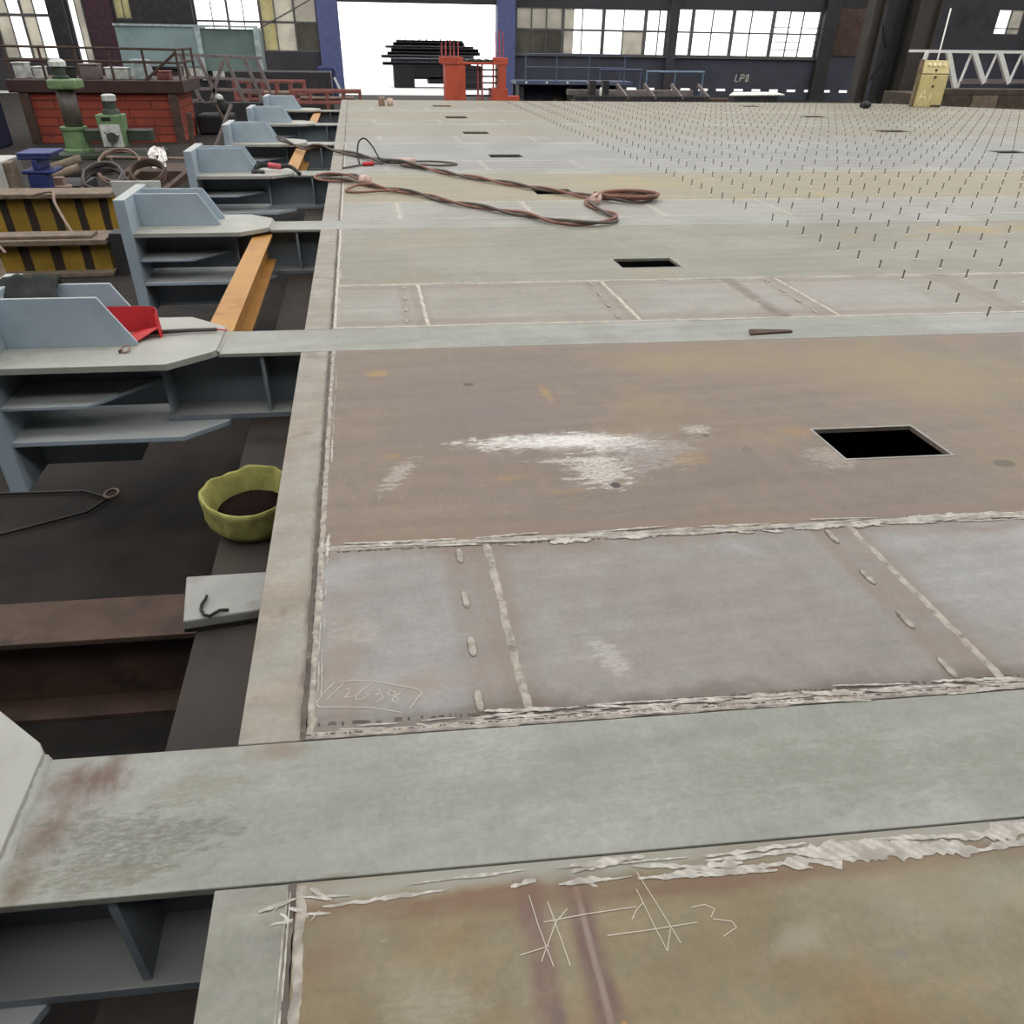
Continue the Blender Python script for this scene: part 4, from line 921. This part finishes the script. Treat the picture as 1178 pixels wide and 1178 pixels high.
m = MB(); m.box(-11.6, -9.75, 24.4, 25.8, FZ, .1); obj('body', m, simple('machine_navy', (34, 40, 66), .6), rt, bevel=.05)
m = MB(); m.box(-9.98, -9.78, 24.35, 25.9, .1, .72); obj('pillar', m, M['tealpost'], rt, bevel=.02)
m = MB(); m.box(-11.4, -10.2, 24.6, 25.6, .1, .35); obj('hood', m, M['blue'], rt, bevel=.05)
for i in range(3): m = MB(); m.box(-11.4, -9.9, 24.3, 24.4, -.9 + i * .35, -.75 + i * .35); obj('rib', m, M['black'], rt)

for a, b_, w_, mt, lab in (((-5.0, 16.2, FZ + .05), (-4.3, 16.9, FZ + .12), .1, 'rust', 'rusty square bar lying in front of the dark wire coil'), ((-6.6, 19.6, FZ + .06), (-5.7, 20.1, FZ + .1), .14, 'darksteel', 'dark bar on the floor right below the drill base'),
                        ((-4.0, 17.3, FZ + .05), (-3.7, 18.5, FZ + .25), .12, 'rust', 'rusty bar leaning beside the rusty coil'), ((-3.9, 22.0, FZ + .05), (-3.2, 24.6, FZ + .05), .16, 'rust', 'rusty beam on the floor right of the oven'),
                        ((-4.6, 24.0, FZ), (-4.5, 24.0, -.25), .12, 'rust', 'rusty upright stub right of the oven'), ((-4.1, 24.5, FZ), (-3.5, 24.9, -.1), .07, 'greyframe', 'thin bar leaning right of the oven'), ((-3.5, 25., FZ), (-4.0, 25.4, -.15), .06, 'rust', 'thin rusty bar crossing the leaning one right of the oven')):
    m = MB(); m.beam(a, b_, w_, w_); tag(obj('scrap_bar', m, M[mt], bevel=.006), lab, 'scrap bar')
# pale tank / container behind the oven
rt = thing('container', 'big pale teal steel container behind the oven and railing', 'container', (-7, 40.5, FZ))
m = MB(); m.box(-9.85, -6.55, 40, 42.5, .3, 1.82); obj('front_panel', m, M['teal'], rt, bevel=.02)
m = MB(); m.box(-6.45, -4.1, 40.1, 42.5, .15, 1.74); obj('side_panel', m, M['tealdark'], rt, bevel=.02)
for x, z0, z1 in ((-6.55, -.2, 1.86), (-4.12, .1, 1.78)): m = MB(); m.box(x - .1, x + .12, 39.9, 40.12, z0, z1); obj('corner_post', m, M['tealpost'], rt, bevel=.01)
m = MB(); m.box(-9.9, -4.0, 39.95, 40.05, 1.78, 1.86); obj('top_rim', m, M['tealpost'], rt)
m = MB(); m.box(-9.9, -4.0, 40.2, 42.4, FZ, .15); obj('skid', m, M['darksteel'], rt)
for x in (-9.6, -7.4, -6.2): m = MB(); m.box(x, x + .9, 40.05, 40.2, -.1, .3 if x < -6.5 else .15); obj('lower_panel', m, M['panelwhite'], rt)

# grey truss frame beside the oven
rt = thing('lattice_frame', 'grey-brown welded lattice frame between the oven and the far brackets', 'steel frame', (-4.4, 31, FZ))
def bars(nm, mat, segs, w, root):
    for s in segs: m = MB(); m.beam(s[0], s[1], w, w, up=(0, 1, 0)); obj(nm, m, mat, root, bevel=.006)
Yl = 31.
bars('rail', M['greyframe'], [((-5.85, Yl, .95), (-3.1, Yl, .88)), ((-5.4, Yl, -.05), (-3.2, Yl, -.1)), ((-5.5, Yl, .3), (-3.0, Yl, .2))], .09, rt)
bars('strut', M['greyframe'], [((-5.75, Yl, .95), (-5.35, Yl, -.42)), ((-5.85, Yl, .7), (-5.75, Yl, -.42)), ((-5.2, Yl, .9), (-4.75, Yl, -.4)), ((-4.4, Yl, .8), (-5.0, Yl, -.4)), ((-4.3, Yl, .9), (-3.85, Yl, -.6)), ((-3.7, Yl, .9), (-3.3, Yl, -.4)), ((-3.3, Yl, .85), (-2.9, Yl, -.4))], .11, rt)
bars('foot', M['greyframe'], [((-5.75, Yl, -.42), (-5.3, Yl, -.42)), ((-5.0, Yl, -.4), (-4.7, Yl, -.4))], .11, rt)
m = MB(); m.box(-5.9, -2.9, Yl - .25, Yl + .3, FZ, -.46); obj('base', m, M['darksteel'], rt)
for x in (-5.75, -5.3, -4.75, -5.0, -3.8, -3.35): m = MB(); m.box(x - .05, x + .05, Yl - .05, Yl + .05, -.47, -.38); obj('pad', m, M['greyframe'], rt)
m = MB(); m.box(-5.1, -4.0, 28.2, 29.2, FZ, -.62); tag(obj('scrap_heap', m, M['black'], bevel=.08), 'dark covered crate in front of the lattice frame', 'crate')
rt = thing('sack', 'small pale and dark bag leaning beside the lattice frame', 'bag', (-4.1, 28.6, -.62))
m = MB(); m.lathe((-4.3, 28.6, -.62), [(.1, 0), (.19, .08), (.2, .24), (.14, .36), (.04, .42)], 12); obj('bag', m, M['darkcloth'], rt, smooth=True)
m = MB(); m.lathe((-4.35, 28.52, -.26), [(.06, 0), (.13, .05), (.12, .14), (.04, .2)], 12); obj('tied_top', m, M['panelwhite'], rt, smooth=True)

# red oxide racks with pipes by the door
def rack(x0, x1, y, z0, z1, n, lab):
    rt = thing('pipe_rack', lab, 'rack', ((x0 + x1) / 2, y, FZ), 'red oxide racks')
    for yy in (y, y + .8):
        for zz in (z0, z1): m = MB(); m.box(x0, x1, yy, yy + .1, zz - .09, zz); obj('rail', m, M['redframe'], rt, bevel=.01)
        for i in range(n): x = x0 + (x1 - x0 - .1) * i / (n - 1); m = MB(); m.box(x, x + .1, yy + .01, yy + .09, FZ if i % 2 == 0 else z0, z1 - .09); obj('post', m, M['redframe'], rt, bevel=.01)
rack(-4.5, -1.9, 33., -.45, .12, 6, 'red-brown frame rack behind the farthest brackets')
rack(-2.2, .15, 30., -.35, -.02, 5, 'red-brown frame rack beside the doorway, holding a grey pipe')
m = MB(); m.tube([(-1.95, 30.45, -.29), (-.1, 30.45, -.29)], .06, 12); tag(obj('pipe', m, M['pipe'], smooth=True), 'grey-brown pipe lying in the red rack by the doorway', 'pipe')
m = MB(); m.tube([(-4.3, 33.45, -.33), (-2.0, 33.45, -.33)], .11, 12); tag(obj('pipe', m, M['pipe'], smooth=True), 'dull pipe lying in the red rack behind the brackets', 'pipe')
m = MB(); m.box(-5.2, -1.0, 36.5, 38.0, FZ, .28); tag(obj('steel_stack', m, M['darksteel'], bevel=.03), 'dark stack of plates in front of the haze-blue door jamb', 'plate stack')
m = MB(); m.box(-1.9, -.95, 44, 45, FZ, .25); tag(obj('tarp_pile', m, simple('navy_tarp', (40, 46, 92), .8), bevel=.15), 'navy blue covered pile beside the left door jamb', 'pile')
m = MB(); m.beam((-1.05, 43.8, -.2), (-.8, 43.8, -.75), .1, .1); m.beam((-.8, 43.8, -.75), (-.85, 43.8, FZ), .1, .1); tag(obj('white_bracket', m, M['truss_white']), 'bent white bar beside the left door jamb', 'bar')

# ------------------------------------------------------------------ doorway: orange stand and dark stack in the yard
rt = thing('transport_stand', 'orange-red steel stand at the far end of the deck before the doorway', 'steel stand', (4.1, 30.3, FZ))
m = MB(); m.box(3.08, 3.78, 30, 30.8, FZ, .79); obj('box_column', m, M['orange'], rt, bevel=.01)
for dy in (0, .7): m = MB(); m.box(2.95, 5.28, 30 + dy - .02, 30 + dy + .12, .79, .86); m.box(2.95, 3.7, 30 + dy - .02, 30 + dy + .12, .86, 1.0); m.box(4.85, 5.28, 30 + dy - .02, 30 + dy + .12, .86, 1.0); obj('top_beam', m, M['orange'], rt, bevel=.01)
m = MB(); m.box(4.95, 5.22, 30, 30.8, .06, .79); obj('post', m, M['orange'], rt, bevel=.01)
m = MB(); m.box(4.72, 5.28, 29.95, 30.85, FZ, .06); obj('foot_block', m, M['orange'], rt, bevel=.01)
m = MB(); m.box(5.28, 5.7, 29.95, 30.3, -.4, -.16); obj('toe', m, M['orange'], rt, bevel=.01)
for i in range(5): m = MB(); m.box(3.82, 4.95, 30.3, 30.5, -.2 + i * .2, -.15 + i * .2); obj('shelf_bar', m, M['darksteel'], rt)
for x in (4.25, 4.4, 4.8): m = MB(); m.tube([(x, 30.25, FZ), (x, 30.25, .79)], .035, 6); obj('rod', m, M['redrod'], rt)
for i, x in enumerate((2.98, 3.12, 3.28, 3.4, 3.55)): m = MB(); m.tube([(x, 30.1, 1.0), (x, 30.1, 1.42 + .05 * (i % 3))], .028, 6); obj('pin', m, M['redrod'], rt)
for i, x in enumerate((4.93, 5.05, 5.18)): m = MB(); m.tube([(x, 30.4, 1.0), (x - .02, 30.4, 1.75 + .08 * (i % 2))], .025, 6); obj('pin', m, M['redrod'], rt)
for i in range(7): m = MB(); m.box(3.85 + i * .14, 3.93 + i * .14, 30.1, 30.7, .86, .93 + .02 * (i % 2)); obj('clip', m, M['darksteel'], rt)
# dark stacked sections outside
ry = random.Random(21); zz = .02
rt = thing('trestle', 'black trestle outside the doorway carrying the dark stack', 'trestle', (4.8, 56, FZ - .02))
m = MB(); m.box(2.4, 3.7, 55.3, 57, FZ - .02, .02); m.box(3.7, 6.7, 55.6, 57, -.75, -.0); m.box(3.7, 6.7, 55.6, 57, -.05, .02); m.box(6.3, 8.0, 55.3, 57, FZ - .02, .02); m.box(4.6, 5.6, 55.6, 57, -1.0, -.6); obj('body', m, M['black'], rt, bevel=.02)
LAY = [(1.75, 7.4, .16, 'stackdark'), (2.3, 7.7, .22, 'glarelayer'), (1.7, 7.6, .18, 'glarelayer'), (2.1, 8.0, .16, 'stackdark'), (2.35, 7.9, .2, 'darksteel'), (2.0, 7.6, .14, 'glarelayer'), (2.5, 7.0, .18, 'darksteel'), (2.7, 6.9, .12, 'stackdark')]
PLACE = ['lowest dark beam', 'second dark beam from the bottom', 'third dark beam from the bottom', 'fourth dark beam from the bottom', 'fourth dark beam from the top', 'third dark beam from the top', 'second dark beam from the top', 'topmost dark beam']
for (a, b_, h, mt), pl in zip(LAY, PLACE):
    m = MB(); yy = 55.4 + ry.uniform(-.1, .2); ibeam_x(m, a, b_, yy, yy + 1.4, zz, zz + h, .03, .5)
    tag(obj('steel_section', m, M[mt]), pl + ' of the stack out in the yard', 'steel beam', 'dark sections stacked in the yard'); zz += h
for i in range(9):
    x = 2.8 + .44 * i; m = MB(); m.box(x, x + .05, 55.6, 55.9, zz, zz + ry.uniform(.03, .12))
    tag(obj('packing_strip', m, M['black']), 'thin packing strip on top of the dark stack in the yard', 'strip', 'packing strips on the dark stack')
# ------------------------------------------------------------------ things along the back wall
rt = thing('access_platform', 'long blue-grey steel platform with pipe railing under the left window', 'platform', (10.8, 42.5, FZ))
m = MB(); m.box(7.8, 13.8, 41.9, 43.4, -.36, -.2); obj('deck', m, M['steelblue'], rt, bevel=.01)
m = MB()
for zz in (.39, .95): m.tube([(8.28, 42, zz), (13.35, 42, zz)], .035, 6)
for x in (8.28, 9.85, 11.5, 13.35): m.tube([(x, 42, -.2), (x, 42, .95)], .035, 6)
obj('railing', m, M['steelblue'], rt)
for i in range(5): x = 8.3 + i * 1.05; m = MB(); m.lathe((x, 41.9, -.26), [(.05, 0), (.05, .03)], 10, axis=(0, -1, 0)); obj('bolt', m, M['truss_white'], rt)
for x in (8., 10.5, 13.): m = MB(); m.box(x, x + .25, 42.2, 43.2, FZ, -.36); obj('leg', m, M['darksteel'], rt)
m = MB(); m.box(7.9, 13.5, 43.3, 43.4, FZ, -.36); obj('back_panel', m, simple('navy_panel', (36, 40, 62), .7), rt)
for x0, x1, z1, lab in ((12.6, 14.9, .26, 'low dark blue rail in front of the wall beyond the platform'), (14.62, 17.75, .24, 'pale blue pipe rail standing under the middle window')):
    yr = 43.9 if x0 < 14 else 42.3; m = MB(); m.tube([(x0, yr, z1), (x1, yr, z1)], .06, 8)
    for x in (x0 + .04, (x0 + x1) / 2, x1 - .04): m.tube([(x, yr, FZ), (x, yr, z1)], .04, 6)
    tag(obj('pipe_rail', m, M['railblue'] if x0 > 14 else M['steelblue']), lab, 'rail')
# dark ladder-like frame behind the deck end
rt = thing('ladder_frame', 'dark steel ladder frame lying behind the far end of the deck', 'steel frame', (9.4, 27, FZ))
m = MB(); m.box(6.95, 11.65, 26.9, 27.1, -.12, .04); obj('rail', m, M['darksteel'], rt, bevel=.01)
m = MB(); m.box(6.95, 11.4, 27.9, 28.1, .0, .16); obj('rail', m, M['greyframe'], rt, bevel=.01)
for x in (8.6, 9.55, 10.5, 11.45): m = MB(); m.beam((x + .15, 26.9, -.05), (x - .08, 27.5, .34), .07, .1); obj('rung', m, M['greyframe'], rt)
m = MB(); m.box(7.1, 11.3, 27., 28., FZ, -.12); obj('base', m, M['black'], rt)
for x in (7.55, 8.0): m = MB(); m.box(x, x + .2, 27.3, 27.6, -.12, .45); obj('upright', m, M['darksteel'], rt)
m = MB(); m.lathe((7.82, 26.95, .04), [(.03, 0), (.05, .03), (.04, .2), (.02, .24)], 10); tag(obj('bottle', m, M['truss_white'], smooth=True), 'small white bottle on the dark ladder frame', 'bottle')
m = MB(); m.lathe((9.2 - 3.0, 38, FZ), [(.2, 0), (.12, .5), (.05, .9), (.02, 1.02)], 12); tag(obj('traffic_cone', m, M['truss_white'], smooth=True), 'small white cone below the blue platform', 'cone')
m = MB(); m.prism([(12.6, 27.6, .02), (14.6, 27.5, .05), (14.6, 28.2, .09), (13.0, 28.2, .08)], (0, 0, .03)); rt = thing('white_plate', 'long white plate lying flat behind the deck edge below the letters', 'plate', (13.6, 28, FZ)); obj('sheet', m, M['truss_white'], rt)
m = MB(); m.box(12.8, 14.4, 27.6, 28.1, FZ, .02); obj('stand', m, M['darksteel'], rt)
m = MB(); m.box(10, 21, 44.2, 45.5, FZ, -.98, KW); tag(obj('floor_beam', m, M['rust']), 'long rusty beam lying along the foot of the back wall', 'steel beam')
# crane columns at right, lattice pair and a broad one
def hcol(x0, x1, y, lab, mt):
    m = MB(); m.box(x0, x0 + .06, y, y + .5, FZ, 8.4); m.box(x1 - .06, x1, y, y + .5, FZ, 8.4); m.box(x0 + .06, x1 - .06, y + .2, y + .26, FZ, 8.4)
    rt = thing('crane_column', lab, 'column', ((x0 + x1) / 2, y + .2, FZ), 'crane columns'); obj('shaft', m, mt, rt)
    m = MB(); m.box(x0 - .08, x1 + .08, y - .05, y + .55, FZ, FZ + .08); obj('base_plate', m, mt, rt); return rt
c1 = simple('column_paint', (66, 62, 56), .6, 0., .15, (50, 46, 42), 1.2)
hcol(18.83, 19.3, 30, 'narrow dark column, left one of the laced pair right of the windows', c1)
rt = hcol(19.72, 20.35, 30, 'dark column, right one of the laced pair, braces on its left', simple('column_black', (34, 33, 32), .6))
for i in range(7):
    z = -1. + i * 1.25; m = MB(); a, b_ = (19.3, 19.72) if i % 2 else (19.72, 19.3); m.beam((a, 30.1, z), (b_, 30.1, z + .9), .06, .05, up=(0, 1, 0)); obj('lacing', m, M['black'], rt)
hcol(20.38, 21.3, 29.6, 'broad brown-grey column beside the cream cabinet', c1)
# cream push-button cabinet
rt = thing('control_cabinet', 'cream control cabinet with four buttons standing at the deck end', 'control cabinet', (17.1, 23.5, 0))
m = MB(); m.box(16.66, 17.55, 23.25, 23.37, .001, .86); obj('body', m, M['cabinet'], rt, bevel=.02)
m = MB(); m.prism([(16.66, 23.25, .88), (17.55, 23.25, .88), (17.55, 23.4, 1.22), (16.70, 23.4, 1.22)], (0, .12, 0)); cs = obj('console', m, M['cabinet'], rt, bevel=.02)
m = MB(); m.box(16.58, 16.655, 23.3, 23.42, .001, 1.24); obj('side_panel', m, M['cabside'], rt, bevel=.01)
for i in range(4): m = MB(); m.lathe((16.88 + i * .165, 23.345, 1.1), [(.055, 0), (.055, .03), (.03, .045)], 12, axis=(0, -.92, .4)); obj('push_button', m, M['button'], cs, smooth=False)
for z in (.97, .79, .55): m = MB(); m.lathe((17.1, 23.25 if z < .9 else 23.29, z), [(.035, 0), (.035, .03)], 10, axis=(0, -1, 0)); obj('lock', m, M['rust'], rt)
m = MB(); W2 = lambda x, z: (x, 23.243, z)
strokes(m, [[(16.72, .16), (16.86, .46), (16.98, .16)], [(16.78, .27), (16.93, .27)], [(17.03, .44), (17.1, .48), (17.1, .18)]], .035, .008, W2); obj('painted_mark', m, M['button'], rt)
m = MB(); m.box(17.2, 17.55, 23.24, 23.25, .0, .06); obj('vent', m, M['rust'], rt)
m = MB(); m.tube([(17.27, 23.56, .004), (17.27, 23.62, 2.52)], .022, 8); tag(obj('tube', m, M['truss_white'], smooth=True), 'thin white pole standing up behind the cream cabinet', 'pole')
# white lattice truss on timber blocks
rt = thing('truss', 'white painted lattice truss lying on timbers at the right edge', 'truss', (21.5, 27, .3))
for yy in (27., 28.):
    m = MB(); m.beam((19.3, yy, 1.42), (26.5, yy, 1.46), .08, .08); obj('top_chord', m, M['truss_white'], rt)
    m = MB(); m.beam((20.9, yy, .55 if yy > 27.5 else .5), (26.5, yy, .55), .07, .07); obj('bottom_chord', m, M['greyframe'], rt)
for i in range(5):
    x = 20.1 + 1.0 * i; m = MB(); m.beam((x, 27., 1.4), (x + .72, 27., .24 if i == 0 else .5), .16, .12, up=(0, 1, 0)); obj('post', m, M['truss_white'], rt)
    m = MB(); m.beam((x + .95, 27.05, 1.38), (x + .78, 27.05, .28 if i == 0 else .52), .06, .06, up=(0, 1, 0)); obj('diagonal', m, M['truss_white'], rt)
m = MB(); m.beam((19.3, 27, 1.42), (19.25, 27, .9), .1, .1, up=(0, 1, 0)); obj('end_post', m, M['truss_white'], rt)
for i in range(3):
    x = 19.05 + i * 1.0; m = MB(); m.box(x, x + .98, 25.1, 25.6, FZ, .36 - .14)
    tag(obj('timber_block', m, M['woodend'] if i % 2 == 0 else M['wood'], bevel=.02), ('brown timber block next to the cream cabinet', 'dark timber block in the middle under the white truss', 'timber block under the truss, nearest the right edge')[i], 'timber block', 'timbers under the truss')
m = MB(); m.box(18.9, 26.5, 26.7, 28.3, FZ, .18); tag(obj('timber_bed', m, M['woodend'], bevel=.02), 'dark timber bed on which the white truss lies', 'timber bed')
m = MB(); m.box(18.95, 22.5, 25.1, 25.7, .222, .40); tag(obj('timber_beam', m, M['woodend'], bevel=.015), 'long brown timber lying across the blocks below the white truss', 'timber')
